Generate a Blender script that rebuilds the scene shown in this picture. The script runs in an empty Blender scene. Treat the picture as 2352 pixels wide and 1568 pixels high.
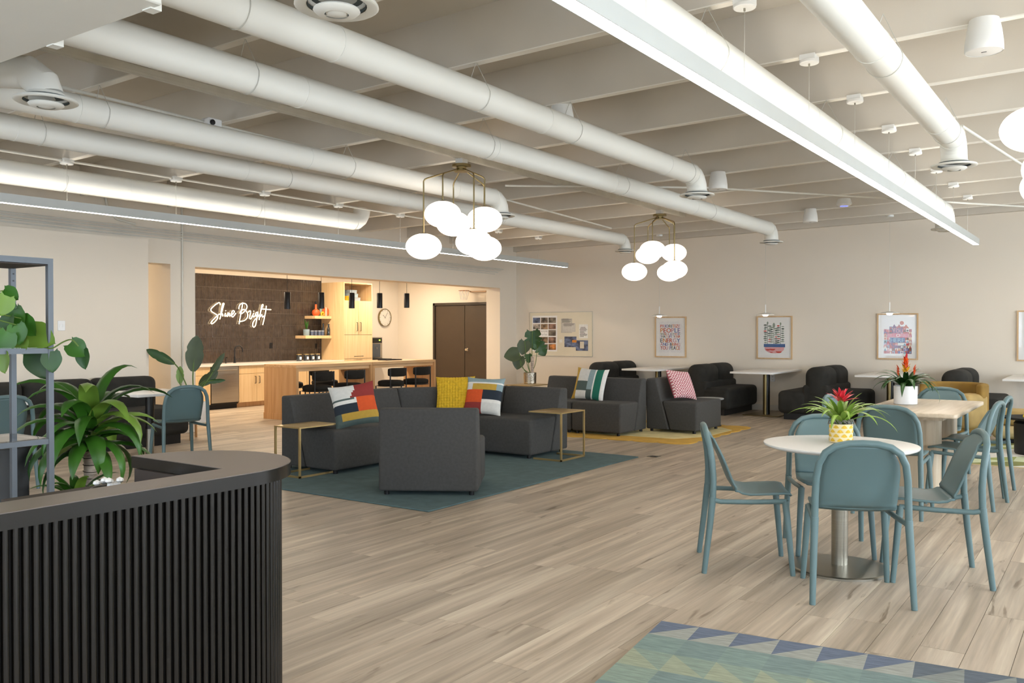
import bpy, bmesh, math, random
from mathutils import Vector, Matrix
random.seed(7)
PI = math.pi
R = math.radians
sc = bpy.context.scene
C = sc.collection

# ------------------------------------------------------------------ camera, world, exposure
cam_d = bpy.data.cameras.new('camera')
cam_d.sensor_width = 36.0
cam_d.lens = 36.0 * 2014 / 2352
cam_d.clip_start = 0.05
cam = bpy.data.objects.new('camera', cam_d)
C.objects.link(cam)
TH = math.atan(1401 / 2014)
cam.location = (0, 0, 1.40)
cam.rotation_euler = (R(90 - 0.654), 0, TH)
sc.camera = cam

sc.view_settings.view_transform = 'Standard'
sc.view_settings.look = 'None'
sc.view_settings.gamma = 1.0
sc.view_settings.exposure = 0.9
sc.view_settings.use_curve_mapping = False
cy = sc.cycles
cy.use_denoising = True
cy.use_adaptive_sampling = True
cy.adaptive_threshold = 0.12
cy.adaptive_min_samples = 16
cy.max_bounces = 6
cy.diffuse_bounces = 3
cy.glossy_bounces = 2
cy.transmission_bounces = 4
cy.transparent_max_bounces = 8
cy.sample_clamp_indirect = 6.0
cy.caustics_reflective = False
cy.caustics_refractive = False

w = bpy.data.worlds.new('sky')
sc.world = w
w.use_nodes = True
bgn = w.node_tree.nodes['Background']
bgn.inputs[0].default_value = (0.62, 0.78, 1.0, 1)
bgn.inputs[1].default_value = 1.6

def area(name, loc, rot, sx, sy, power, col):
    d = bpy.data.lights.new(name, 'AREA')
    d.shape = 'RECTANGLE'; d.size = sx; d.size_y = sy; d.energy = power; d.color = col
    o = bpy.data.objects.new(name, d); C.objects.link(o)
    o.location = loc; o.rotation_euler = rot
    return o
WIN_R = [(-1.6, 0.9), (1.7, 4.2), (5.0, 7.5), (8.3, 10.8), (11.6, 14.1)]      # window openings along wall_right (y0, y1)
FILL_F = [(-8.5, -6.0), (-5.2, -2.7), (-1.9, 0.6), (1.4, 3.4)]                 # added, unseen openings along wall_front for extra light (x0, x1)
DAY = (0.86, 0.94, 1.0)
for (a, b) in WIN_R:
    area('daylight_fill', (4.16, (a + b) / 2, 1.55), (0, R(90), 0), 2.2, b - a - .1, 72, DAY)
for (a, b) in FILL_F:  # added fill light; no real window is known behind the camera
    area('daylight_fill', ((a + b) / 2, -3.06, 1.55), (R(90), 0, 0), b - a - .1, 2.2, 28, DAY)
WARM = (1.0, 0.83, 0.62)
for (x, y) in ((-12.6, 8.9), (-12.6, 10.6), (-12.6, 12.3), (-12.6, 14.0)):
    area('kitchen_downlight', (x, y, 2.735), (0, 0, 0), .35, .35, 30, WARM)
area('kitchen_downlight', (-12.3, 6.2, 2.735), (0, 0, 0), .35, .35, 20, WARM)  # added unseen lamp that warms the passage, outside the kitchen proper

# ------------------------------------------------------------------ materials
def lin(c):
    if isinstance(c, str):
        c = [int(c[i:i + 2], 16) / 255 for i in (0, 2, 4)]
    return tuple(x / 12.92 if x <= .04045 else ((x + .055) / 1.055) ** 2.4 for x in c) + (1,)

MATS = {}
def M(name, col, rough=.5, metal=0.0, var=.06, vs=6.0, bump=0.0, bs=60.0, stretch=(1, 1, 1), emit=None, es=0, sheen=0, spec=.5, coat=0, coords='Object'):
    m = bpy.data.materials.new(name); m.use_nodes = True
    nt = m.node_tree; b = nt.nodes['Principled BSDF']
    c = lin(col)
    b.inputs['Roughness'].default_value = rough
    b.inputs['Metallic'].default_value = metal
    b.inputs['Specular IOR Level'].default_value = spec
    if coat: b.inputs['Coat Weight'].default_value = coat; b.inputs['Coat Roughness'].default_value = .08
    if sheen:
        b.inputs['Sheen Weight'].default_value = sheen; b.inputs['Sheen Roughness'].default_value = .4
        b.inputs['Sheen Tint'].default_value = c
    tc = nt.nodes.new('ShaderNodeTexCoord'); mp = nt.nodes.new('ShaderNodeMapping')
    mp.inputs['Scale'].default_value = stretch
    nt.links.new(tc.outputs[coords], mp.inputs[0])
    nz = nt.nodes.new('ShaderNodeTexNoise'); nz.inputs['Scale'].default_value = vs; nz.inputs['Detail'].default_value = 2
    nt.links.new(mp.outputs[0], nz.inputs['Vector'])
    rp = nt.nodes.new('ShaderNodeValToRGB')
    rp.color_ramp.elements[0].position = .3; rp.color_ramp.elements[1].position = .7
    rp.color_ramp.elements[0].color = tuple(max(0, x * (1 - var)) for x in c[:3]) + (1,)
    rp.color_ramp.elements[1].color = tuple(min(1, x * (1 + var)) for x in c[:3]) + (1,)
    nt.links.new(nz.outputs['Fac'], rp.inputs[0]); nt.links.new(rp.outputs[0], b.inputs['Base Color'])
    if bump > .2:
        n2 = nt.nodes.new('ShaderNodeTexNoise'); n2.inputs['Scale'].default_value = bs; n2.inputs['Detail'].default_value = 3
        nt.links.new(mp.outputs[0], n2.inputs['Vector'])
        bp = nt.nodes.new('ShaderNodeBump'); bp.inputs['Strength'].default_value = bump; bp.inputs['Distance'].default_value = .01
        nt.links.new(n2.outputs['Fac'], bp.inputs['Height']); nt.links.new(bp.outputs[0], b.inputs['Normal'])
    if emit:
        b.inputs['Emission Color'].default_value = lin(emit); b.inputs['Emission Strength'].default_value = es
    MATS[name] = m
    return m

def ramp_wood(name, cols, axis='Z', rough=.45, scale=1.0, bump=.05, spec=.4):
    """grain running along one axis: noise stretched that way drives a colour ramp"""
    m = bpy.data.materials.new(name); m.use_nodes = True
    nt = m.node_tree; b = nt.nodes['Principled BSDF']; b.inputs['Roughness'].default_value = rough
    b.inputs['Specular IOR Level'].default_value = spec
    tc = nt.nodes.new('ShaderNodeTexCoord'); mp = nt.nodes.new('ShaderNodeMapping')
    s = {'X': (.8, 14, 14), 'Y': (14, .8, 14), 'Z': (14, 14, .8)}[axis]
    mp.inputs['Scale'].default_value = tuple(x * scale for x in s)
    nt.links.new(tc.outputs['Object'], mp.inputs[0])
    nz = nt.nodes.new('ShaderNodeTexNoise'); nz.inputs['Scale'].default_value = 1.6; nz.inputs['Detail'].default_value = 6; nz.inputs['Distortion'].default_value = .4
    nt.links.new(mp.outputs[0], nz.inputs['Vector'])
    rp = nt.nodes.new('ShaderNodeValToRGB')
    cr = rp.color_ramp
    cr.elements[0].position = .25; cr.elements[0].color = lin(cols[0])
    cr.elements[1].position = .75; cr.elements[1].color = lin(cols[-1])
    for k, c in enumerate(cols[1:-1]):
        e = cr.elements.new(.25 + .5 * (k + 1) / (len(cols) - 1)); e.color = lin(c)
    nt.links.new(nz.outputs['Fac'], rp.inputs[0]); nt.links.new(rp.outputs[0], b.inputs['Base Color'])
    bp = nt.nodes.new('ShaderNodeBump'); bp.inputs['Strength'].default_value = bump; bp.inputs['Distance'].default_value = .005
    nt.links.new(nz.outputs['Fac'], bp.inputs['Height']); nt.links.new(bp.outputs[0], b.inputs['Normal'])
    MATS[name] = m
    return m

def emissive(name, col, strength):
    m = bpy.data.materials.new(name); m.use_nodes = True
    nt = m.node_tree; nt.nodes.remove(nt.nodes['Principled BSDF'])
    e = nt.nodes.new('ShaderNodeEmission'); e.inputs[0].default_value = lin(col); e.inputs[1].default_value = strength
    nt.links.new(e.outputs[0], nt.nodes['Material Output'].inputs[0])
    MATS[name] = m
    return m

def glass(name, tint='FFFFFF', refl=.08, rough=.02, body=0.0):
    m = bpy.data.materials.new(name); m.use_nodes = True
    nt = m.node_tree; nt.nodes.remove(nt.nodes['Principled BSDF'])
    t = nt.nodes.new('ShaderNodeBsdfTransparent'); t.inputs[0].default_value = lin(tint)
    g = nt.nodes.new('ShaderNodeBsdfGlossy'); g.inputs['Roughness'].default_value = rough
    lw = nt.nodes.new('ShaderNodeLayerWeight'); lw.inputs[0].default_value = .5
    pw = nt.nodes.new('ShaderNodeMath'); pw.operation = 'POWER'; pw.inputs[1].default_value = 4.0
    f = nt.nodes.new('ShaderNodeMath'); f.operation = 'MULTIPLY_ADD'; f.inputs[1].default_value = .8; f.inputs[2].default_value = .03
    nt.links.new(lw.outputs['Facing'], pw.inputs[0]); nt.links.new(pw.outputs[0], f.inputs[0])
    mx = nt.nodes.new('ShaderNodeMixShader')
    nt.links.new(f.outputs[0], mx.inputs[0]); nt.links.new(t.outputs[0], mx.inputs[1]); nt.links.new(g.outputs[0], mx.inputs[2])
    nt.links.new(mx.outputs[0], nt.nodes['Material Output'].inputs[0])
    MATS[name] = m
    return m

def floor_mat():
    m = bpy.data.materials.new('floor_vinyl'); m.use_nodes = True
    nt = m.node_tree; b = nt.nodes['Principled BSDF']; L = nt.links.new
    b.inputs['Specular IOR Level'].default_value = .35
    at = nt.nodes.new('ShaderNodeAttribute'); at.attribute_name = 'tint'
    geo = nt.nodes.new('ShaderNodeNewGeometry')
    sep = nt.nodes.new('ShaderNodeSeparateColor'); L(at.outputs['Color'], sep.inputs[0])
    off = nt.nodes.new('ShaderNodeCombineXYZ')
    mu = nt.nodes.new('ShaderNodeMath'); mu.operation = 'MULTIPLY'; mu.inputs[1].default_value = 37.0
    L(sep.outputs[1], mu.inputs[0]); L(mu.outputs[0], off.inputs[2]); L(mu.outputs[0], off.inputs[1])
    ad = nt.nodes.new('ShaderNodeVectorMath'); ad.operation = 'ADD'
    L(geo.outputs['Position'], ad.inputs[0]); L(off.outputs[0], ad.inputs[1])
    def noise(scale, detail, dist, s):
        mp = nt.nodes.new('ShaderNodeMapping'); mp.inputs['Scale'].default_value = s
        L(ad.outputs[0], mp.inputs[0])
        n = nt.nodes.new('ShaderNodeTexNoise'); n.inputs['Scale'].default_value = scale; n.inputs['Detail'].default_value = detail; n.inputs['Distortion'].default_value = dist
        L(mp.outputs[0], n.inputs['Vector'])
        return n
    broad = noise(1.0, 5, .5, (15, .6, 1))
    fine = noise(1.0, 6, .2, (60, 2.2, 1))
    knot = noise(1.0, 3, 1.2, (11, 1.5, 1))
    rp = nt.nodes.new('ShaderNodeValToRGB'); cr = rp.color_ramp
    cr.elements[0].position = .28; cr.elements[0].color = lin('9A8C7A')
    cr.elements[1].position = .74; cr.elements[1].color = lin('CFC1AC')
    e = cr.elements.new(.5); e.color = lin('B3A390')
    L(broad.outputs['Fac'], rp.inputs[0])
    mf = nt.nodes.new('ShaderNodeMixRGB'); mf.blend_type = 'OVERLAY'; mf.inputs[0].default_value = .34
    L(rp.outputs[0], mf.inputs[1]); L(fine.outputs['Fac'], mf.inputs[2])
    kr = nt.nodes.new('ShaderNodeValToRGB'); kr.color_ramp.elements[0].position = .27; kr.color_ramp.elements[1].position = .36
    kr.color_ramp.elements[0].color = (.42, .37, .32, 1); kr.color_ramp.elements[1].color = (1, 1, 1, 1)
    L(knot.outputs['Fac'], kr.inputs[0])
    mk = nt.nodes.new('ShaderNodeMixRGB'); mk.blend_type = 'MULTIPLY'; mk.inputs[0].default_value = .8
    L(mf.outputs[0], mk.inputs[1]); L(kr.outputs[0], mk.inputs[2])
    tv = nt.nodes.new('ShaderNodeMapRange'); tv.inputs['To Min'].default_value = .86; tv.inputs['To Max'].default_value = 1.12
    L(sep.outputs[0], tv.inputs['Value'])
    mt = nt.nodes.new('ShaderNodeVectorMath'); mt.operation = 'SCALE'
    L(mk.outputs[0], mt.inputs[0]); L(tv.outputs[0], mt.inputs['Scale'])
    L(mt.outputs[0], b.inputs['Base Color'])
    rr = nt.nodes.new('ShaderNodeMapRange'); rr.inputs['To Min'].default_value = .34; rr.inputs['To Max'].default_value = .5
    L(fine.outputs['Fac'], rr.inputs['Value']); L(rr.outputs[0], b.inputs['Roughness'])
    bp = nt.nodes.new('ShaderNodeBump'); bp.inputs['Strength'].default_value = .06; bp.inputs['Distance'].default_value = .004
    L(fine.outputs['Fac'], bp.inputs['Height']); L(bp.outputs[0], b.inputs['Normal'])
    MATS['floor'] = m
    return m

floor_mat()
M('wall', 'EADFCE', .9, var=.012, vs=1.2, bump=.04, bs=180)
M('joist_bounce', 'F3EDE1', .8, var=.01)  # paler colour stands in for floor bounce on the joist undersides
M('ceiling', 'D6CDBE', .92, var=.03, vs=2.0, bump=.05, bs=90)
M('trim', 'DAD4C9', .6, var=.02)
M('duct', 'EBE9E0', .55, var=.012, vs=3, bump=.01)
M('whitemetal', 'ECEBE6', .45, var=.01)
M('lamphousing', 'BFC1BD', .5, var=.01)
M('diffdark', '5A6160', .7)
M('wire', 'C9C6BC', .5, .3)
M('conduit', 'DCD8CC', .6)
M('groove', '6E6253', .9)
emissive('lamp_down', 'FFF8EE', 14.0)
emissive('lamp_up', 'FFF6EA', 4.6)
emissive('globe', 'FFEFDD', 1.7)
emissive('pendant_glow', 'FFEEDC', 6.0)
emissive('neon', 'FFE3B4', 3.6)
emissive('spot_glow', 'FFE2BC', 6.0)
M('brass', '9A8A62', .32, 1.0, var=.05)
M('gold', 'C9AE78', .38, .85, var=.04)
M('fabric', '494846', .95, var=.10, vs=40, bump=.25, bs=420, sheen=.15)
M('velvet', '262521', .9, var=.28, vs=7, bump=.1, bs=160, sheen=.35)
M('deskblack', '100E0B', .22, var=.05, spec=.45)
M('deskcore', '080706', .9)
M('desktop', '6B6058', .36, var=.03)
M('deskinner', '33271E', .6)
M('teal', '5D7476', .42, var=.015, vs=3, spec=.45)
M('whitelam', 'EFEDE9', .25, var=.005, spec=.5)
M('steel', '9F9B90', .3, 1.0, var=.05, stretch=(1, 1, 30), vs=3)
M('darksteel', '3B3B3A', .35, .8)
M('maple_plain', 'E0BE8D', .5)
ramp_wood('maple', ['D9B584', 'E3C394', 'EACDA2'], 'Z', .42)
ramp_wood('oak', ['B98A5A', 'CFA271', 'D9B084'], 'Z', .45)
ramp_wood('oak_y', ['C39763', 'D9B082', 'E3BF94'], 'Y', .4)
ramp_wood('ash', ['B9A58B', 'CDBBA2', 'DACBB5'], 'Y', .4)
ramp_wood('ash_z', ['A8957C', 'C4B298', 'D2C3AC'], 'Z', .45)
ramp_wood('framewood', ['C6A172', 'D3B084', 'DEBF96'], 'Z', .5)
M('quartz', 'E9E3D9', .2, var=.03)
M('stainless', 'A9A39A', .3, .9, var=.05, stretch=(1, 1, 25), vs=3)
M('blackmetal', '17171A', .38, .3)
M('blackfab', '16140F', .95, var=.2, vs=30, sheen=.1)
M('tile', '453B34', .13, var=.2, vs=14, spec=.7)
M('grout', '6B6056', .9)
M('door', '463A2E', .42, var=.04)
M('doorframe', '3B3229', .45)
M('chrome', 'D8D6D2', .12, 1.0)
M('greymetal', '565D64', .4, .15)
glass('pane')
M('paper', 'F4F2EE', .7, var=.01)
M('cream', 'E4DAC2', .8, var=.02, bump=.1, bs=300)
M('leaf', '33611A', .38, var=.35, vs=4, spec=.45)
M('leaf_d', '284C1E', .4, var=.3, vs=5)
M('leaf_l', '6C8C33', .4, var=.3, vs=5)
M('leaf_o', '3D4A2A', .45, var=.25, vs=5)
M('leaf_b', '7E9E3B', .38, var=.22, vs=7)
M('stem', '5C7434', .5, var=.2)
M('trunk', 'B9A898', .85, var=.3, vs=14, stretch=(1, 1, 3), bump=.5, bs=40)
M('soil', '2A211B', .95, bump=.5)
M('moss', '8C8880', .95, var=.4, vs=40, bump=.8, bs=60)
M('bract_r', 'D63A45', .4, var=.25, vs=9)
M('bract_o', 'D9541E', .4, var=.5, vs=12)
M('bract_y', 'D9A91F', .4, var=.4, vs=12)
M('planterblack', '131416', .5)
M('white', 'F2F1EF', .4, var=.005)
M('rug_teal', '586E70', .98, var=.12, vs=9, bump=.5, bs=260)
M('rug_yel', 'D2A74A', .98, var=.12, vs=6, bump=.4, bs=200)
M('rug_yel2', 'E3D49C', .98, var=.12, vs=6, bump=.4, bs=200)
M('mustard', '8A6A2C', .85, var=.18, vs=6, sheen=.5)
M('mustard_l', 'A68B56', .85, var=.14, vs=6, sheen=.5)
M('sand', 'CDB98A', .85, var=.1, sheen=.3)
M('greytop', '9A9EA0', .6)
M('orange', 'E2612F', .45); M('pinkc', 'E6B6AC', .6); M('sage', '9DB4A6', .5); M('yellow', 'E0B12B', .6); M('bluegrey', '8FA3AE', .55)
M('glassdark', '2C3137', .12, .0, spec=.8)
M('bluecup', '5E6B86', .2, spec=.7)
M('boxgrey', '8F9AA2', .7)
M('tan', 'C69F73', .7)
def P(c, n=None, r=.8): 
    k = 'c_' + c
    return MATS.get(k) or M(k, c, r, var=.05, vs=30)

# ------------------------------------------------------------------ mesh building
class B:
    def __init__(s): s.v = []; s.f = []; s.m = []
    def add(s, v, f, mi=0):
        o = len(s.v); s.v += [tuple(p) for p in v]
        s.f += [tuple(i + o for i in q) for q in f]; s.m += [mi] * len(f)
        return s
    def box(s, x0, x1, y0, y1, z0, z1, mi=0):
        v = [(x0, y0, z0), (x1, y0, z0), (x1, y1, z0), (x0, y1, z0), (x0, y0, z1), (x1, y0, z1), (x1, y1, z1), (x0, y1, z1)]
        return s.add(v, [(0, 3, 2, 1), (4, 5, 6, 7), (0, 1, 5, 4), (1, 2, 6, 5), (2, 3, 7, 6), (3, 0, 4, 7)], mi)
    def rbox(s, x0, x1, y0, y1, z0, z1, r=.02, seg=3, mi=0):
        bm = bmesh.new(); bmesh.ops.create_cube(bm, size=1)
        for q in bm.verts: q.co = Vector(((x0 + x1) / 2 + q.co.x * (x1 - x0), (y0 + y1) / 2 + q.co.y * (y1 - y0), (z0 + z1) / 2 + q.co.z * (z1 - z0)))
        bmesh.ops.bevel(bm, geom=list(bm.edges), offset=r, segments=seg, profile=.5, affect='EDGES', clamp_overlap=True)
        return s.bm(bm, mi)
    def bm(s, bm, mi=0):
        bm.verts.index_update()
        s.add([q.co[:] for q in bm.verts], [tuple(q.index for q in f.verts) for f in bm.faces], mi); bm.free(); return s
    def prism(s, poly, a, b, axis='Z', r=0, seg=2, mi=0):
        """poly extruded from a to b along axis; poly coordinates are the other two axes in x,y,z order"""
        def p3(u, w, t): return {'Z': (u, w, t), 'Y': (u, t, w), 'X': (t, u, w)}[axis]
        n = len(poly)
        v = [p3(*q, a) for q in poly] + [p3(*q, b) for q in poly]
        f = [tuple(range(n - 1, -1, -1)), tuple(range(n, 2 * n))] + [(i, (i + 1) % n, n + (i + 1) % n, n + i) for i in range(n)]
        if not r: return s.add(v, f, mi)
        bm = bmesh.new(); bv = [bm.verts.new(q) for q in v]
        for q in f: bm.faces.new([bv[i] for i in q])
        bmesh.ops.recalc_face_normals(bm, faces=bm.faces)
        bmesh.ops.bevel(bm, geom=[e for e in bm.edges if e.calc_face_angle(0) > .3], offset=r, segments=seg, profile=.5, affect='EDGES', clamp_overlap=True)
        return s.bm(bm, mi)
    def tube(s, pts, r, n=8, closed=False, mi=0, cap=True, flat=1.0):
        pts = [Vector(p) for p in pts]; N = len(pts)
        rr = r if isinstance(r, (list, tuple)) else [r] * N
        rings = []; up = None
        for i, p in enumerate(pts):
            if closed: t = pts[(i + 1) % N] - pts[i - 1]
            else: t = pts[min(i + 1, N - 1)] - pts[max(i - 1, 0)]
            if t.length < 1e-9: t = Vector((0, 0, 1))
            t.normalize()
            if up is None: up = Vector((0, 0, 1)) if abs(t.z) < .9 else Vector((1, 0, 0))
            side = t.cross(up)
            if side.length < 1e-6: side = t.cross(Vector((1, 0, 0)))
            side.normalize(); up = side.cross(t).normalized()
            rings.append([p + (side * math.cos(2 * PI * k / n) * flat + up * math.sin(2 * PI * k / n)) * rr[i] for k in range(n)])
        v = [q for g in rings for q in g]; f = []
        for i in range(N if closed else N - 1):
            j = (i + 1) % N
            for k in range(n):
                k2 = (k + 1) % n
                f.append((i * n + k, i * n + k2, j * n + k2, j * n + k))
        if cap and not closed:
            f.append(tuple(range(n - 1, -1, -1))); f.append(tuple((N - 1) * n + k for k in range(n)))
        return s.add(v, f, mi)
    def cyl(s, p0, p1, r0, r1=None, n=20, mi=0): return s.tube([p0, p1], [r0, r0 if r1 is None else r1], n, mi=mi)
    def lathe(s, prof, c=(0, 0, 0), n=28, mi=0, capb=True, capt=True):
        v = []; f = []
        for (r, z) in prof: v += [(c[0] + r * math.cos(2 * PI * k / n), c[1] + r * math.sin(2 * PI * k / n), c[2] + z) for k in range(n)]
        for i in range(len(prof) - 1):
            for k in range(n): f.append((i * n + k, i * n + (k + 1) % n, (i + 1) * n + (k + 1) % n, (i + 1) * n + k))
        if capb: f.append(tuple(range(n - 1, -1, -1)))
        if capt: f.append(tuple((len(prof) - 1) * n + k for k in range(n)))
        return s.add(v, f, mi)
    def grid(s, fn, nu, nv, mi=0, wrap=False, mfn=None):
        v = [fn(i / nu, j / nv) for j in range(nv + 1) for i in range(nu + 1)]
        o = len(s.v); s.v += [tuple(p) for p in v]
        for j in range(nv):
            for i in range(nu):
                a = o + j * (nu + 1) + i
                s.f.append((a, a + 1, a + nu + 2, a + nu + 1)); s.m.append(mfn((i + .5) / nu, (j + .5) / nv) if mfn else mi)
        return s
    def xf(s, mat):
        s.v = [tuple(mat @ Vector(p)) for p in s.v]; return s
    def mesh(s, name, mats, ang=40, smooth=True):
        me = bpy.data.meshes.new(name); me.from_pydata(s.v, [], s.f)
        for m in (mats if isinstance(mats, (list, tuple)) else [mats]): me.materials.append(MATS[m] if isinstance(m, str) else m)
        if any(s.m): me.polygons.foreach_set('material_index', s.m)
        if smooth:
            me.polygons.foreach_set('use_smooth', [True] * len(me.polygons)); me.set_sharp_from_angle(angle=R(ang))
        me.update()
        return me
    def build(s, name, mats, parent=None, ang=40, smooth=True, solid=0, loc=None):
        o = bpy.data.objects.new(name, s.mesh(name, mats, ang, smooth)); C.objects.link(o)
        if parent is not None: o.parent = parent
        if loc: o.location = loc
        if solid:
            md = o.modifiers.new('solid', 'SOLIDIFY'); md.thickness = solid; md.offset = 0
        return o

def thing(name, label, cat, loc=(0, 0, 0), rz=0, group=None):
    o = bpy.data.objects.new(name, None); C.objects.link(o); o.empty_display_size = .1
    o.location = loc; o.rotation_euler = (0, 0, rz); o['label'] = label; o['category'] = cat
    if group: o['group'] = group
    return o
def tag(o, label, cat, group=None):
    o['label'] = label; o['category'] = cat
    if group: o['group'] = group
    return o
def struct(o): o['kind'] = 'structure'; return o
def copy_tree(o, parent=None):
    c = o.copy(); C.objects.link(c)
    if parent is not None: c.parent = parent
    for ch in list(o.children): copy_tree(ch, c)
    return c
def face(fx, fy): return math.atan2(-fx, fy)      # rotation that turns local +Y to (fx, fy)
def arc(cx, cy_, r, a0, a1, n): return [(cx + r * math.cos(R(a0 + (a1 - a0) * i / n)), cy_ + r * math.sin(R(a0 + (a1 - a0) * i / n))) for i in range(n + 1)]
def text_mesh(s, size=1.0, depth=0.0):
    cu = bpy.data.curves.new('t', 'FONT'); cu.body = s; cu.size = size; cu.extrude = depth; cu.resolution_u = 3
    o = bpy.data.objects.new('t', cu); C.objects.link(o)
    bpy.context.view_layer.update()
    me = bpy.data.meshes.new_from_object(o.evaluated_get(bpy.context.evaluated_depsgraph_get()))
    v = [tuple(q.co) for q in me.vertices]; f = [tuple(p.vertices) for p in me.polygons]
    bpy.data.objects.remove(o); bpy.data.curves.remove(cu); bpy.data.meshes.remove(me)
    return v, f
# ------------------------------------------------------------------ the room shell
def zb(x): return 3.245 + .015 * x              # underside of the roof joists: the roof falls a little towards the left wall
fl = struct(B().box(-14.4, 4.4, -3.4, 15.6, -.12, -.006).build('floor', 'groove', smooth=False))
PW, PL = .182, 1.22
planks = []
nrow = 0
x = -14.2
while x < 4.2:
    y = -3.3 - random.random() * PL
    while y < 15.4:
        planks.append((x, x + PW, max(y, -3.3), min(y + PL, 15.4))); y += PL
    x += PW
S_, C_ = math.sin(TH), math.cos(TH)
def area_px(p):
    cx, cy_ = (p[0] + p[1]) / 2, (p[2] + p[3]) / 2
    d = -S_ * cx + C_ * cy_; r = C_ * cx + S_ * cy_
    if d < 2.2 or abs(r / d) > .6 or cx < -10: return 0
    if cx < -2.2 and r / d < -.26 and d < 6: return .01 / d ** 3   # behind the reception desk
    return 1 / d ** 3
planks.sort(key=area_px, reverse=True)
def plank_geo(b, p):
    g = .0005; x0, x1, y0, y1 = p[0] + g, p[1] - g, p[2] + g, p[3] - g; e = .0007
    v = [(x0, y0, -.006), (x1, y0, -.006), (x1, y1, -.006), (x0, y1, -.006), (x0 + e, y0 + e, 0), (x1 - e, y0 + e, 0), (x1 - e, y1 - e, 0), (x0 + e, y1 - e, 0)]
    b.add(v, [(4, 5, 6, 7), (0, 1, 5, 4), (1, 2, 6, 5), (2, 3, 7, 6), (3, 0, 4, 7)])
def tint(me, vals):
    a = me.color_attributes.new('tint', 'FLOAT_COLOR', 'POINT')
    buf = []
    for t in vals: buf += [t[0], t[1], 0, 1] * 8
    a.data.foreach_set('color', buf)
for p in planks[:300]:
    b = B(); plank_geo(b, p)
    o = b.build('plank', 'floor', fl, smooth=False); tint(o.data, [(random.random(), random.random())])
b = B(); vals = []
for p in planks[300:]: plank_geo(b, p); vals.append((random.random(), random.random()))
o = b.build('planks', 'floor', fl, smooth=False); o['kind'] = 'stuff'; tint(o.data, vals)

# ceiling deck and joists
b = B(); X0, X1 = -10.85, 4.4
H_J = .36
def slab(b, x0, x1, y0, y1, za, h):
    v = []
    for z in (0, h): v += [(x0, y0, zb(x0) + za + z), (x1, y0, zb(x1) + za + z), (x1, y1, zb(x1) + za + z), (x0, y1, zb(x0) + za + z)]
    b.add(v, [(0, 3, 2, 1), (4, 5, 6, 7), (0, 1, 5, 4), (1, 2, 6, 5), (2, 3, 7, 6), (3, 0, 4, 7)])
slab(b, X0, X1, -3.4, 15.6, H_J, .1)
ceil = struct(b.build('ceiling', 'ceiling', smooth=False))
yj = 4.69 - 1.21 * 6
while yj < 15.2:
    b = B(); slab(b, X0, X1, yj - .03, yj + .03, 0, H_J + .01)
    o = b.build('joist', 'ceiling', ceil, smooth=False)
    b = B(); slab(b, X0, X1, yj - .031, yj + .031, -.006, .007); b.build('bounce_strip', 'joist_bounce', o, smooth=False); yj += 1.21  # added strip: bounced light painted onto the joist bottom
b = B(); slab(b, X0, X1, 15.28, 15.42, 0, H_J + .01); b.build('ledger_beam', 'ceiling', ceil, smooth=False)

# walls
wb = struct(B().box(-14.8, 4.4, 15.4, 15.6, 0, 3.75).build('wall_back', 'wall', smooth=False))
b = B()
b.box(-10.85, -10.6, -3.4, 5.6, 0, 3.6)             # long plain stretch
b.box(-10.85, -10.6, 5.6, 7.125, 2.315, 3.6)        # over the passage
b.box(-10.85, -10.6, 7.125, 7.51, 0, 3.6); b.box(-14.0, -10.85, 7.125, 7.51, 0, 2.76)           # column beside the kitchen opening
b.box(-10.95, -10.6, 7.51, 14.8, 2.3, 3.6)          # beam over the kitchen opening
b.box(-10.95, -10.6, 14.8, 15.4, 0, 3.6)
wl = struct(b.build('wall_left', 'wall', smooth=False))
B().box(-10.6, -10.45, -3.2, 6.7, 0, 2.6).build('furred_panel', 'wall', wl, smooth=False)
B().box(-10.45, -10.435, -3.2, 6.7, 0, .1).build('baseboard', 'trim', wl, smooth=False)
wk = struct(B().box(-14.2, -13.98, 5.0, 15.4, 0, 2.9).build('wall_kitchen', 'wall', smooth=False))
struct(B().box(-14.0, -10.85, 5.0, 5.2, 0, 2.9).build('wall_passage', 'wall', smooth=False))
struct(B().box(-14.1, -10.85, 5.0, 15.5, 2.75, 2.9).build('ceiling_kitchen', 'wall', smooth=False))
struct(B().box(-10.59, 4.2, 15.385, 15.4, 0, .1).build('baseboard_back', 'trim', smooth=False))
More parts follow.
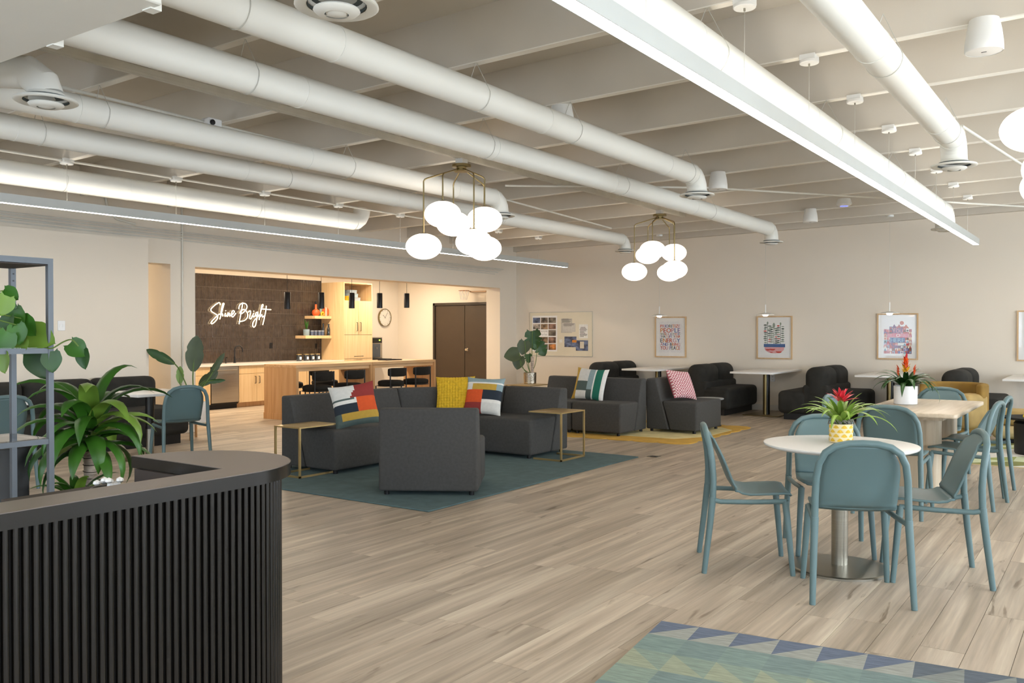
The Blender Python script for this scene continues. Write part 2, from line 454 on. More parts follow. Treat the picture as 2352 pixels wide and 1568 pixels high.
# tall wall unit side is lit by kitchen downlights, passage wall by an added lamp
def holed(name, along, at, th, a0, a1, wins, z0, z1):
    b = B(); cur = a0
    def put(u0, u1, q0, q1):
        if along == 'Y': b.box(at, at + th, u0, u1, q0, q1)
        else: b.box(u0, u1, at, at + th, q0, q1)
    for (u, v) in wins:
        put(cur, u, 0, 3.75); put(u, v, 0, z0); put(u, v, z1, 3.75); cur = v
    put(cur, a1, 0, 3.75)
    return struct(b.build(name, 'wall', smooth=False))
wr = holed('wall_right', 'Y', 4.25, .2, -3.4, 15.6, WIN_R, .4, 2.7)
wf = holed('wall_front', 'X', -3.4, .2, -10.85, 4.45, FILL_F, .4, 2.7)
nwin = 0
for along, wins in (('Y', WIN_R), ('X', FILL_F)):  # the front wall's windows are added, for light only
    for (u, v) in wins:
        nwin += 1
        def bar(b, u0, u1, q0, q1, t=.06):
            if along == 'Y': b.box(4.3, 4.3 + t, u0, u1, q0, q1)
            else: b.box(u0, u1, -3.35, -3.35 + t, q0, q1)
        b = B(); bar(b, u, u + .06, .4, 2.7); bar(b, v - .06, v, .4, 2.7); bar(b, u, v, .4, .46); bar(b, u, v, 2.64, 2.7); m = (u + v) / 2; bar(b, m - .03, m + .03, .46, 2.64)
        wn = struct(b.build('window_%d' % nwin, 'greymetal', smooth=False))
        b = B(); bar(b, u + .06, v - .06, .46, 2.64, .008); b.build('pane', 'pane', wn, smooth=False)

# double door in the back wall beside the kitchen
dr = struct(B().box(-12.83, -12.78, 15.30, 15.4, 0, 2.04).box(-11.10, -11.05, 15.30, 15.4, 0, 2.04).box(-12.83, -11.05, 15.30, 15.4, 1.985, 2.04).build('door_1', 'doorframe', smooth=False))
for x0, x1 in ((-12.775, -11.945), (-11.935, -11.105)):
    B().rbox(x0, x1, 15.335, 15.395, .01, 1.98, .004, 1).build('door_leaf', 'door', dr)
b = B().lathe([(.034, 0), (.034, .008), (.014, .012), (.014, .035), (.03, .045), (.034, .058), (.026, .07)], n=20)
b.xf(Matrix.Translation((-11.86, 15.335, 1.0)) @ Matrix.Rotation(R(90), 4, 'X'))
b.build('door_knob', 'chrome', dr)
B().tube([(-11.86, 15.29, 1.0), (-11.80, 15.28, 1.0)], .008).build('door_lever', 'chrome', dr)

# conduits that run along the left wall
for k, (z, r) in enumerate(((2.83, .011), (2.80, .009), (2.76, .013), (2.72, .009))):
    o = B().cyl((-10.585, -3, z + .02), (-10.585, 14.9 - .1 * k, z - .14), r, n=8).build('conduit', 'conduit')
    tag(o, ('topmost', 'second highest', 'third highest', 'lowest')[k] + ' of the painted conduits running along the left wall', 'conduit', 'conduits along the left wall')
o = B().cyl((-10.585, 7.3, 0.2), (-10.585, 7.3, 3.1), .012, n=8).build('conduit', 'conduit')
tag(o, 'thin painted vertical conduit on the column beside kitchen opening', 'conduit')
o = B().tube([(-10.585, 6.2, 3.1), (-10.58, 6.22, 2.95), (-10.58, 6.35, 2.84), (-10.58, 6.6, 2.8)], .016, 8).build('conduit', 'conduit')
tag(o, 'curved painted conduit bending down onto the upper left wall', 'conduit')

# ------------------------------------------------------------------ ducts
def hanger(parent, X, z, r, y):
    pts = [(X + (r + .004) * math.cos(R(a)), y, z + (r + .004) * math.sin(R(a))) for a in range(-200, 25, 15)]
    top = (X, y - .02, zb(X))
    b = B().tube([top] + pts[0:1] + pts + pts[-1:] + [top], .0022, 5)
    b.build('hanger_wire', 'wire', parent)
def diffuser(parent, X, Y_, z):
    b = B().lathe([(.10, .05), (.115, .02), (.17, .012), (.175, 0), (.165, -.006), (.125, .004)], (X, Y_, z), 32, capb=False, capt=False)
    b.build('diffuser_flange', 'duct', parent, ang=50)
    B().lathe([(.122, .006), (.12, .03), (.05, .04)], (X, Y_, z), 24, capb=False, capt=True).build('diffuser_throat', 'diffdark', parent)
    B().lathe([(.095, -.012), (.098, -.018), (.085, -.03), (.05, -.034)], (X, Y_, z), 24, capb=False, capt=False).build('diffuser_ring', 'duct', parent, ang=60)
    B().lathe([(.045, -.022), (.045, -.03), (.03, -.036), (.0, -.037)], (X, Y_, z), 20, capb=True, capt=False).build('diffuser_cone', 'duct', parent, ang=60)
def duct(label, X, z, r, y0, y1, zd=None, hangs=(), up=False):
    t = thing('duct', label, 'duct', (0, 0, 0), 0, 'round ducts under the ceiling')
    B().cyl((X, y0, z), (X, y1 - r * 1.6, z), r, n=36).build('pipe', 'duct', t)
    k = r * 1.6
    s = -1 if not up else 1
    el = [(X, y1 - k + k * math.sin(R(a)), z + s * k * (1 - math.cos(R(a)))) for a in (0, 22.5, 45, 67.5, 90)]
    if zd is not None:
        B().tube(el + [(X, y1, zd + .05)], r, 36).build('elbow', 'duct', t, ang=18)
        B().tube([(X + (r + .002) * math.cos(R(a)), y1 - k, z + (r + .002) * math.sin(R(a))) for a in range(0, 360, 12)], .003, 5, True).build('seam', 'duct', t)
        diffuser(t, X, y1, zd)
    elif up:
        B().tube(el, r, 36).build('elbow', 'duct', t, ang=18)
    for y in hangs: hanger(t, X, z, r, y)
    for y in [q for q in (y0 + 1.8, y0 + 3.9, y0 + 6.0, y0 + 8.1) if q < y1 - .5]:
        B().lathe([(r + .0025, 0), (r + .0025, .02)], n=36).xf(Matrix.Translation((X, y, z)) @ Matrix.Rotation(R(90), 4, 'X')).build('seam', 'duct', t)
    return t
duct('white round duct ending in the elbow and diffuser nearest the middle of the ceiling', -3.54, 2.97, .099, 1.6, 8.37, 2.775, (2.75, 4.69, 5.9, 8.1))
duct('white round duct running above both globe chandeliers to a far diffuser', -4.38, 2.95, .102, 2.1, 13.2, 2.75, (3.48, 5.9, 8.32, 10.74))
duct('white round duct whose elbow ends behind the nearer globe chandelier', -5.98, 2.95, .098, 1.5, 8.36, 2.75, (3.48, 5.9))
duct('long white round duct left of the chandeliers reaching a diffuser near the back wall', -6.85, 2.93, .097, 1.5, 13.17, 2.745, (3.48, 5.9, 9.53))
duct('white round duct lit brightly by the left linear lamp beneath it', -8.80, 2.93, .117, 1.5, 8.95, None, (4.69, 7.1), up=True)
duct('white round duct lit brightly by the long right linear lamp beneath it', -1.92, 2.95, .12, 0.5, 12.75, 2.745, (2.27, 4.69, 7.1, 9.53, 11.95))
duct('short white round duct with a diffuser at the upper right', -1.14, 2.97, .099, 1.2, 7.99, 2.755, (5.4, 7.6))
# plenum box, upper left, with a short drop to a diffuser
t = thing('plenum_box', 'large white rectangular sheet metal duct at upper left corner', 'duct')
B().rbox(-6.0, -3.2, .6, 2.12, 2.72, 3.13, .006, 1).build('box', 'duct', t)
B().box(-3.32, -3.18, 2.12, 2.14, 2.9, 3.2).build('flange', 'duct', t)
for (x, y) in ((-3.28, 2.1), (-4.06, 2.11)):
    B().box(x - .03, x + .03, y, y + .05, 2.715, 2.75).build('bracket', 'duct', t)
t = thing('duct_drop', 'short white elbow dropping to a round diffuser at upper left', 'duct')
B().tube([(-5.9, 2.35, 2.93), (-5.5, 2.55, 2.95), (-5.32, 2.64, 2.93), (-5.24, 2.68, 2.86), (-5.22, 2.69, 2.79)], .098, 28).build('elbow', 'duct', t, ang=18)
diffuser(t, -5.22, 2.69, 2.755)
t = thing('duct_drop', 'round white ceiling diffuser at the top edge near the middle', 'duct')
B().cyl((-2.7, 2.6, 2.79), (-2.7, 2.6, 3.12), .098, n=28).build('stub', 'duct', t)
diffuser(t, -2.7, 2.6, 2.755)

# struts, pipes
o = B().box(-5.385, -5.345, 1.5, 12.2, 3.12, 3.155).box(-5.385, -5.38, 1.5, 12.2, 3.10, 3.1195).box(-5.35, -5.345, 1.5, 12.2, 3.10, 3.1195).build('strut_channel', 'conduit', smooth=False)
tag(o, 'long white strut channel that both globe chandeliers hang from', 'strut')
t = thing('sprinkler_pipe', 'thin white ceiling pipe with a small black camera box', 'pipe')
B().cyl((-6.02, 2.2, 3.1), (-6.2, 6.0, 3.1), .012, n=8).cyl((-6.2, 6.0, 3.1), (-6.75, 12.5, 3.06), .012, n=8).build('pipe', 'conduit', t)
B().rbox(-6.15, -6.05, 4.42, 4.55, 3.05, 3.13, .008, 1).build('camera_box', 'white', t)
B().lathe([(.022, 0), (.022, .01), (.012, .012)], n=16).xf(Matrix.Translation((-6.045, 4.45, 3.09)) @ Matrix.Rotation(R(90), 4, 'Y')).build('lens', 'blackmetal', t)
o = B().cyl((-5.85, 8.27, 3.08), (-4.05, 9.83, 3.1), .012, n=8).cyl((-4.05, 9.83, 3.1), (-.9, 13.8, 3.07), .012, n=8).build('ceiling_pipe', 'conduit')
tag(o, 'thin white pipe crossing the ceiling diagonally behind the ducts', 'pipe')
o = B().cyl((-1.1, 8.1, 3.1), (-.35, 13.7, 3.0), .013, n=8).cyl((-.35, 13.7, 3.0), (-.2, 15.2, 2.96), .013, n=8).build('ceiling_pipe', 'conduit')
tag(o, 'thin white pipe slanting from the upper right diffuser to the back wall', 'pipe')

# ------------------------------------------------------------------ long linear lamps
def linear(label, X, z, y0, y1, ys, conduit):
    t = thing('linear_lamp', label, 'lamp', (0, 0, 0), 0, 'long linear pendant lamps')
    h, wd = .088, .039
    b = B().box(X - wd, X - wd + .004, y0, y1, z, z + h).box(X + wd - .004, X + wd, y0, y1, z, z + h).box(X - wd, X + wd, y0, y0 + .004, z, z + h).box(X - wd, X + wd, y1 - .004, y1, z, z + h)
    b.box(X - wd + .004, X + wd - .004, y0 + .004, y1 - .004, z + .03, z + h - .02)
    b.build('housing', 'lamphousing', t, smooth=False)
    B().box(X - wd + .004, X + wd - .004, y0 + .004, y1 - .004, z + .002, z + .008).build('diffuser', 'lamp_down', t, smooth=False)
    B().box(X - wd + .008, X + wd - .008, y0 + .01, y1 - .01, z + h - .018, z + h - .012).build('uplight_diffuser', 'lamp_up', t, smooth=False)
    for y in ys:
        B().cyl((X, y, z + h - .01), (X, y, zb(X) - .05), .0016, n=6).build('cable', 'wire', t)
        c = B().lathe([(.058, -.05), (.062, -.046), (.062, -.03), (.058, -.028)], (X, y, zb(X)), 24)
        c.build('canopy', 'whitemetal', t)
        B().box(X - .05, X + .05, y - .05, y + .05, zb(X) - .03, zb(X) + .005).build('junction_box', 'whitemetal', t, smooth=False)
        B().cyl((X, y, zb(X) - .065), (X, y, zb(X) - .05), .006, n=8).build('cable_grip', 'steel', t)
    if conduit:
        B().cyl((X, y0, zb(X) - .015), (X, y1 - 2.4, zb(X) - .015), .013, n=8).build('conduit', 'conduit', t)
    return t
linear('long glowing linear lamp crossing the upper right of the ceiling', -1.71, 2.63, -.6, 14.02, [4.69 + 1.21 * k for k in (-1, 0, 1, 2, 3, 4, 5, 6, 7)], False)
linear('long glowing linear lamp in front of the kitchen beam on the left', -8.65, 2.61, -.4, 14.25, [4.66 + 1.23 * k for k in (-1, 0, 1, 2, 3, 4, 5, 6, 7)], True)

# ceiling speakers, sensor, access point
for (x, y, z, r, lab) in ((-.68, 5.86, 3.05, .105, 'white bucket shaped ceiling speaker at the upper right'),
                          (-3.66, 5.95, 3.0, .105, 'white ceiling speaker half hidden behind the middle duct'),
                          (-3.75, 9.46, 3.0, .105, 'white ceiling speaker just right of the middle duct elbow'),
                          (-3.76, 13.06, 3.0, .105, 'farthest white ceiling speaker near the back wall')):
    t = thing('ceiling_speaker', lab, 'speaker', (x, y, z), 0, 'ceiling speakers')
    B().lathe([(r * .96, .0), (r, .006), (r * .985, .05), (r * .9, .12), (r * .82, .16), (r * .76, zb(x) - z + .005)], n=32, capb=False).build('body', 'whitemetal', t)
    B().lathe([(r * .97, .003), (r * .9, .001), (.001, 0)], n=32, capb=False, capt=False).build('grille', 'bluegrey' if False else 'whitemetal', t)
    B().box(-.014, .014, -.003, .003, -.002, .002).build('badge', 'darksteel', t, smooth=False)
t = thing('access_point', 'round white wireless access point with a blue light ring', 'access point', (-3.11, 12.37, 3.1))
B().lathe([(.02, 0), (.075, .004), (.1, .025), (.1, .04), (.08, .1)], n=28).build('body', 'whitemetal', t)
emissive('blue_led', '6A78FF', 2.0)
B().lathe([(.045, -.001), (.05, -.001), (.05, .003)], n=24, capb=False, capt=False).build('light_ring', 'blue_led', t)
# ------------------------------------------------------------------ reception desk
t = thing('reception_desk', 'black fluted reception desk with a curved end in the foreground', 'desk', (0, 0, 0))
ZT = .92; CX, CYD, RT = -2.78, 1.94, .36
top = [(-2.42, -.2), (-2.42, 1.94)] + arc(CX, CYD, RT, 0, 175, 28)[1:] + [(-3.139, 1.937), (-2.588, 1.937), (-2.588, -.2)]
B().prism(top, ZT - .046, ZT - .002, 'Z').build('top_band', 'deskblack', t, ang=30)
b = B().prism([(x * 1, y) for (x, y) in [(-2.424, -.2), (-2.424, 1.94)] + arc(CX, CYD, RT - .004, 0, 175, 28)[1:] + [(-3.136, 1.94), (-2.584, 1.94), (-2.584, -.2)]], ZT - .002, ZT, 'Z')
b.build('top_surface', 'desktop', t, ang=30)
core = [(-2.47, -.2), (-2.47, 1.94)] + arc(CX, CYD, RT - .05, 0, 175, 24)[1:] + [(-3.085, 1.95), (-2.56, 1.95), (-2.56, -.2)]
B().prism(core, .09, ZT - .046, 'Z').build('core', 'deskcore', t, ang=30)
B().prism([(x + (.03 if x < -2.9 else -.02), y - .02) for x, y in core], 0, .09, 'Z').build('plinth', 'blackmetal', t, ang=30)
B().box(-3.10, -2.59, 1.925, 1.95, ZT - .13, ZT - .046).build('inner_panel', 'deskinner', t, smooth=False)
B().box(-3.34, -2.56, 1.55, 1.95, ZT - .155, ZT - .13).build('inner_shelf', 'deskinner', t, smooth=False)
me = B().tube([(0, 0, .09), (0, 0, ZT - .0475)], .0098, 12).mesh('flute', 'deskblack')
spots = [(-2.463, 1.94 - .0272 * k) for k in range(79)]
n = int(PI * (RT - .043) / .0272)
spots += [(CX + (RT - .043) * math.cos(a), CYD + (RT - .043) * math.sin(a)) for a in [(k + 1) * .0272 / (RT - .043) for k in range(n)]]
for (x, y) in spots:
    o = bpy.data.objects.new('flute', me); C.objects.link(o); o.parent = t; o.location = (x, y, 0)
t = thing('flower_bowl', 'small dark bowl of white blossoms behind the reception desk', 'bowl', (-3.06, 1.80, ZT - .129))
B().lathe([(.03, 0), (.05, .012), (.065, .035), (.06, .035), (.045, .016), (.02, .01)], n=24, capt=False).build('bowl', 'darksteel', t)
for k in range(9):
    a = k * 2.4; r = .01 + .0045 * k
    B().lathe([(.001, .014), (.012, .008), (.014, 0), (.008, -.006)], (r * math.cos(a), r * math.sin(a), .042 + .01 * (k % 3)), 8).build('blossom', 'white', t)

# ------------------------------------------------------------------ metal shelf with glass boards
t = thing('metal_shelf', 'tall grey metal shelf unit with glass boards at the left edge', 'shelf', (-4.237, 2.194, 0))
D_, L_ = .36, 1.0
for (x, y) in ((0, 0), (-D_, 0), (0, -L_), (-D_, -L_)):
    B().box(x - .0125, x + .0125, y - .0125, y + .0125, 0, 1.722).build('post', 'greymetal', t, smooth=False)
B().box(-D_ - .0125, .0125, -L_ - .0125, .0125, 1.722, 1.75).build('top_board', 'greymetal', t, smooth=False)
B().box(-D_, 0, -L_, 0, 1.716, 1.721).build('top_underside', 'deskinner', t, smooth=False)
for k, z in enumerate((1.32, .885, .45, .1)):
    B().box(-.01, .01, -L_, 0, z - .025, z).box(-D_ - .01, -D_ + .01, -L_, 0, z - .025, z).box(-D_, 0, -L_ - .01, -L_ + .01, z - .025, z).box(-D_, 0, -.01, .01, z - .025, z).build('rail', 'greymetal', t, smooth=False)
    B().box(-D_ + .012, -.012, -L_ + .012, -.012, z - .002, z + .004).build('glass_board', 'pane', t, smooth=False)
for z in (1.69, 1.655):
    B().lathe([(.004, 0), (.004, .002)], n=10).xf(Matrix.Translation((-D_ + .0125, 0, z)) @ Matrix.Rotation(R(90), 4, 'Y')).build('screw_hole', 'blackmetal', t)

# ------------------------------------------------------------------ modular lounge sofas
SH, SS, SD = .735, .43, .78
def module(label, loc, f, wid, grp, depth=SD, rev=False):
    """local: x across, +y the way it faces, origin at the middle of the rear edge"""
    t = thing('lounge_module', label, 'sofa', (loc[0], loc[1], loc[2] if len(loc) > 2 else 0), face(*f), grp)
    h = wid / 2 - .004
    B().prism([(0, .035), (0, SH), (.145, SH), (.345, .035)], -h, h, 'X', .022, 3).build('backrest', 'fabric', t, ang=60)
    k = .2 * (SS - .035) / (SH - .035)
    B().prism([(.355, .035), (.355 - k, SS), (depth, SS), (depth, .035)], -h, h, 'X', .03, 3).build('seat', 'fabric', t, ang=60)
    for (x, y) in ((-h + .06, .06), (h - .06, .06), (-h + .06, depth - .06), (h - .06, depth - .06)):
        B().cyl((x, y, 0), (x, y, .037), .022, n=12).build('foot', 'blackmetal', t)
    return t
RZ = .012
G1 = 'charcoal lounge modules on the teal rug'
module('charcoal sofa module with the orange patchwork cushion, nearest the left gold table', (-7.02, 6.37, RZ), (1, 0), .80, G1)
module('charcoal sofa module between the orange cushion module and the wedge corner module', (-7.02, 7.17, RZ), (1, 0), .80, G1)
module('charcoal sofa module at the right end behind the right gold table', (-5.66, 8.70, RZ), (0, -1), .80, G1)
module('charcoal lounge chair on the teal rug with its back to the viewer', (-4.808, 5.67, RZ), (-.533, .846), .855, G1)
# wedge corner with a slanting back
t = thing('lounge_module', 'charcoal wedge shaped corner module behind the yellow cushion', 'sofa', (0, 0, RZ), 0, G1)
A0, A1 = Vector((-7.02, 7.575)), Vector((-6.065, 8.70))        # rear line
F0, F1 = Vector((-6.26, 7.575)), Vector((-6.065, 7.93))        # front line
def lerp(a, b, k): return a + (b - a) * k
def wedge(b, k0a, k1a, z0, k0b, k1b, z1):
    def q(k0, z): return [(*lerp(A0, F0, k0), z), (*lerp(A1, F1, k0), z)]
    lo = q(k0a, z0) + list(reversed(q(k1a, z0))); hi = q(k0b, z1) + list(reversed(q(k1b, z1)))
    bm = bmesh.new(); v = [bm.verts.new(p) for p in lo + hi]
    for f in ((3, 2, 1, 0), (4, 5, 6, 7), (0, 1, 5, 4), (1, 2, 6, 5), (2, 3, 7, 6), (3, 0, 4, 7)): bm.faces.new([v[i] for i in f])
    bmesh.ops.recalc_face_normals(bm, faces=bm.faces)
    bmesh.ops.bevel(bm, geom=list(bm.edges), offset=.022, segments=3, profile=.5, affect='EDGES', clamp_overlap=True)
    return b.bm(bm)
wedge(B(), 0, .44, .035, 0, .19, SH).build('backrest', 'fabric', t, ang=60)
wedge(B(), .455, 1, .035, .34, 1, SS).build('seat', 'fabric', t, ang=60)
for p in (lerp(A0, F0, .15), lerp(A1, F1, .15), lerp(A0, F0, .9) + Vector((-.03, .06)), lerp(A1, F1, .9) + Vector((-.05, 0))):
    B().cyl((p.x, p.y, 0), (p.x, p.y, .037), .022, n=12).build('foot', 'blackmetal', t)
G2 = 'charcoal lounge modules on the yellow rug'
module('charcoal sofa module on the yellow rug, mostly behind the right gold table', (-6.57, 11.08, RZ), (0, -1), .77, G2)
module('charcoal sofa module with the green striped cushion on the yellow rug', (-5.80, 11.08, RZ), (0, -1), .76, G2)
module('charcoal sofa module with the pink cushion, facing right on the yellow rug', (-5.45, 11.56, RZ), (1, 0), .90, G2, .75)

# ------------------------------------------------------------------ rugs
o = B().rbox(-7.35, -4.40, 5.19, 8.79, 0, .012, .004, 1).build('rug', 'rug_teal'); tag(o, 'teal wool rug under the large charcoal lounge group', 'rug')
pts = []
def scal(p0, p1, n, r):
    out = []; p0 = Vector(p0); p1 = Vector(p1); d = (p1 - p0) / n; nn = Vector((d.y, -d.x)).normalized()
    for i in range(n):
        for k in range(8):
            u = (i + k / 8); out.append(tuple(p0 + d * u + nn * (r * math.sqrt(max(0, 1 - (2 * (k / 8) - 1) ** 2)))))
    return out
ya = [(-7.6, 9.92), (-4.45, 10.14), (-4.45, 12.45), (-7.6, 12.45)]
for i in range(4): pts += scal(ya[i], ya[(i + 1) % 4], (9, 6, 9, 6)[i], .06)
t = thing('rug', 'yellow scalloped rug with a cream centre under the far sofa', 'rug')
B().prism(pts, 0, .010, 'Z').build('border', 'rug_yel', t, smooth=False)
B().prism([(-7.3, 10.35), (-4.75, 10.5), (-4.5, 10.95), (-4.5, 11.9), (-4.75, 12.15), (-7.3, 12.1)], .010, .0118, 'Z').build('field', 'rug_yel2', t, smooth=False)
# woven triangle rug, lower right
cols = ['6A7486', 'A3A49B', '82958E', '8C9C8E', '939F80', '9EA48C', '626A72', '8A8E88', '7D8F8B']
t = thing('rug', 'woven rug with blue triangles and green bands at lower right', 'rug', (-1.809, 3.861, 0), R(7))
b = B(); NX, NY = 13, 8; x0, y1_ = 0, 0; wx, wy = .185, .2
def vtx(i, j): return (x0 + i * wx, y1_ - j * wy + (-.002 if i % 2 else 0), .009)
rnd = random.Random(3)
for i in range(NX):
    for j in range(NY):
        a, c, d, e = vtx(i, j), vtx(i + 1, j), vtx(i + 1, j + 1), vtx(i, j + 1)
        if j == 0:
            m1, m2 = (0 if i < 6 else 6), (1 if i < 6 else 7)
            b.add([a, c, e], [(0, 2, 1)], m1); b.add([c, d, e], [(0, 2, 1)], m2)
        elif j in (1,): b.add([a, c, d, e], [(0, 3, 2, 1)], 2 if (i + j) % 2 else 8)
        elif j == 2:
            b.add([a, c, d], [(0, 2, 1)], 3); b.add([a, d, e], [(0, 2, 1)], 5)
        else: b.add([a, c, d, e], [(0, 3, 2, 1)], rnd.choice((2, 3, 4, 5, 8)))
b.build('pattern', [M('wov_' + c, c, .98, var=.16, vs=12, bump=.6, bs=150, stretch=(1, 6, 1)) for c in cols], t, smooth=False)
B().box(x0, x0 + NX * wx, y1_ - NY * wy, y1_, 0, .0085).build('base', 'wov_82958E', t, smooth=False)
# green pieced rug by the armchair
t = thing('rug', 'pale green geometric rug under the black drum table', 'rug')
b = B(); gc = ['D9D3C6', '9AA05E', 'C4C9A2', 'E1DCD2', '7C7D43']
for i in range(6):
    for j in range(6):
        xx, yy = -1.75 + i * .4, 10.35 + j * .42
        b.add([(xx, yy, .009), (xx + .4, yy, .009), (xx + .4, yy + .42, .009), (xx, yy + .42, .009)], [(0, 1, 2), (0, 2, 3)], 0)
        b.m[-1] = (i * 2 + j * 3) % 5; b.m[-2] = (i + j * 2 + 3) % 5
b.build('pattern', [M('grn_' + c, c, .98, var=.12, vs=10, bump=.5, bs=150) for c in gc], t, smooth=False)
B().box(-1.75, .65, 10.35, 12.87, 0, .0085).build('base', 'sand', t, smooth=False)
t = thing('floor_outlet', 'small metal floor outlet cover beside the teal rug corner', 'outlet', (-4.29, 8.95, 0))
B().rbox(-.06, .06, -.06, .06, 0, .004, .001, 1).build('plate', 'steel', t)
B().box(-.035, .035, -.03, .03, .004, .006).build('lid', 'darksteel', t, smooth=False)

# ------------------------------------------------------------------ gold C tables
def ctable(label, loc, rz, w=.34, d=.5, h=.49):
    t = thing('side_table', label, 'side table', loc, rz, 'gold C shaped side tables'); s = .009
    B().box(-w / 2, w / 2, -d / 2, d / 2, h - .012, h).build('table_top', 'gold', t, smooth=False)
    for x in (-w / 2 + s, w / 2 - s):
        B().box(x - s, x + s, -d / 2, -d / 2 + 2 * s, 0, h - .012).build('upright', 'gold', t, smooth=False)
        B().box(x - s, x + s, -d / 2 + 2 * s, d / 2 - .06, 0, 2 * s).build('floor_bar', 'gold', t, smooth=False)
    B().box(-w / 2, w / 2, -d / 2, -d / 2 + 2 * s, 0, 2 * s).build('cross_bar', 'gold', t, smooth=False)
    return t
ctable('gold C shaped side table at the near left end of the lounge group', (-6.54, 5.885, RZ), 0, .36, .50, .48)
ctable('gold C shaped side table standing at the right end of the lounge group', (-5.10, 8.20, RZ), R(90), .50, .42, .52)
ctable('gold side table carrying the monstera in its silver pot', (-8.3, 12.4, 0), 0, .5, .6, .50)

# ------------------------------------------------------------------ cushions
def cushion(name, label, loc, rot, s, mats, mfn, th=.07, bump=None):
    n = 24
    def f(sgn):
        def g(u, v):
            a, c = 2 * u - 1, 2 * v - 1
            e = max(0, (1 - abs(a) ** 2.6) * (1 - abs(c) ** 2.6)) ** .5
            pin = 1 - .07 * (1 - abs(a) ** 2) * abs(c) ** 6 * 1.2
            pin2 = 1 - .07 * (1 - abs(c) ** 2) * abs(a) ** 6 * 1.2
            z = sgn * th * e
            if bump: z += sgn * bump(a, c) * min(1, e * 3)
            return (a * s / 2 * pin2, c * s / 2 * pin, z)
        return g
    nn = 72 if bump else n
    b = B(); b.grid(f(1), nn, nn, mfn=mfn)
    b.grid(lambda u, v: f(-1)(1 - u, v), n, n, mi=0)
    o = b.build(name, mats, None, ang=180)
    o.matrix_world = Matrix.Translation(loc) @ rot
    tag(o, label, 'cushion', 'throw cushions on the sofas')
    return o
def lean(f, tilt, roll=0):
    """front (+Z of the cushion) looks along f, tilted back"""
    z = Vector((f[0], f[1], 0)).normalized(); z = (z * math.cos(tilt) + Vector((0, 0, 1)) * math.sin(tilt))
    x = Vector((0, 0, 1)).cross(z).normalized(); y = z.cross(x)
    m = Matrix((x, y, z)).transposed().to_4x4()
    return m @ Matrix.Rotation(roll, 4, 'Z')
PC = ['D9D8D2', '8E2F2B', 'D9541F', 'BF9A3C', '1F2A36', '4F5E5A', '8FA3A6', 'E8E5DE']
pcm = [P(c) for c in PC]
def patch1(u, v):
    if v > .62:
        return 0 if u < .45 + .1 * math.sin(v * 9) else 1
    if v > .58 and u < .5: return 5
    if v > .5 and u < .55: return 7
    if u > .55 and v > .3: return 2
    if v > .3 and u < .55: return 4
    if v > .14: return 3 if u > .18 else 5
    return 7 if v > .11 else 5
def patch2(u, v):
    if v > .84: return 6
    if v > .80: return 7
    if v > .62: return 3 if .2 < u < .85 else (0 if u < .2 else 6)
    if v > .28: return 2 if u < .5 else (4 if v > .38 else 7)
    return 1 if u < .5 else 0
def patch3(u, v):
    if u < .14: return 3
    if u < .45: return (0 if v > .55 else 5) if v > .25 else 7
    if u < .62: return 6 if v > .3 else 5
    if u < .68: return 7
    if u < .88: return 8
    return 7
cushion('cushion', 'patchwork cushion in white, red, orange and navy on the left sofa', (-6.30, 6.30, .665), lean((.75, -.66), .45, .16), .46, pcm, patch1)
pcm2 = pcm
cushion('cushion', 'patchwork cushion with grey edge and orange panel leaning on the corner', (-6.03, 8.10, .655), lean((.35, -.93), .42, -.03), .46, pcm2, patch2)
def bob(k, h):
    return lambda a, c: h * abs(math.sin(a * k)) ** .7 * abs(math.sin(c * k)) ** .7
M('bobble_y', 'D6AE28', .95, var=.15, vs=30); M('bobble_p', 'B9626C', .95, var=.12, vs=30); M('stripe_g', '1E6B57', .9)
cushion('cushion', 'mustard yellow bobble knit cushion beside the patchwork one', (-6.37, 8.00, .66), lean((.55, -.83), .4, .02), .46, ['bobble_y'], lambda u, v: 0, .07, bob(22, .014))
cushion('cushion', 'striped cushion in green, grey and mustard on the far sofa', (-6.13, 10.74, .66), lean((.15, -1), .42, -.06), .48, pcm + [MATS['stripe_g']], patch3)
cushion('cushion', 'pink checked knit cushion on the rightmost far sofa module', (-5.06, 11.42, .655), lean((.95, -.3), .5, -.12), .44, ['bobble_p', P('EBD3D0')], lambda u, v: (int(u * 20) + int(v * 20)) % 2, .07, bob(30, .008))

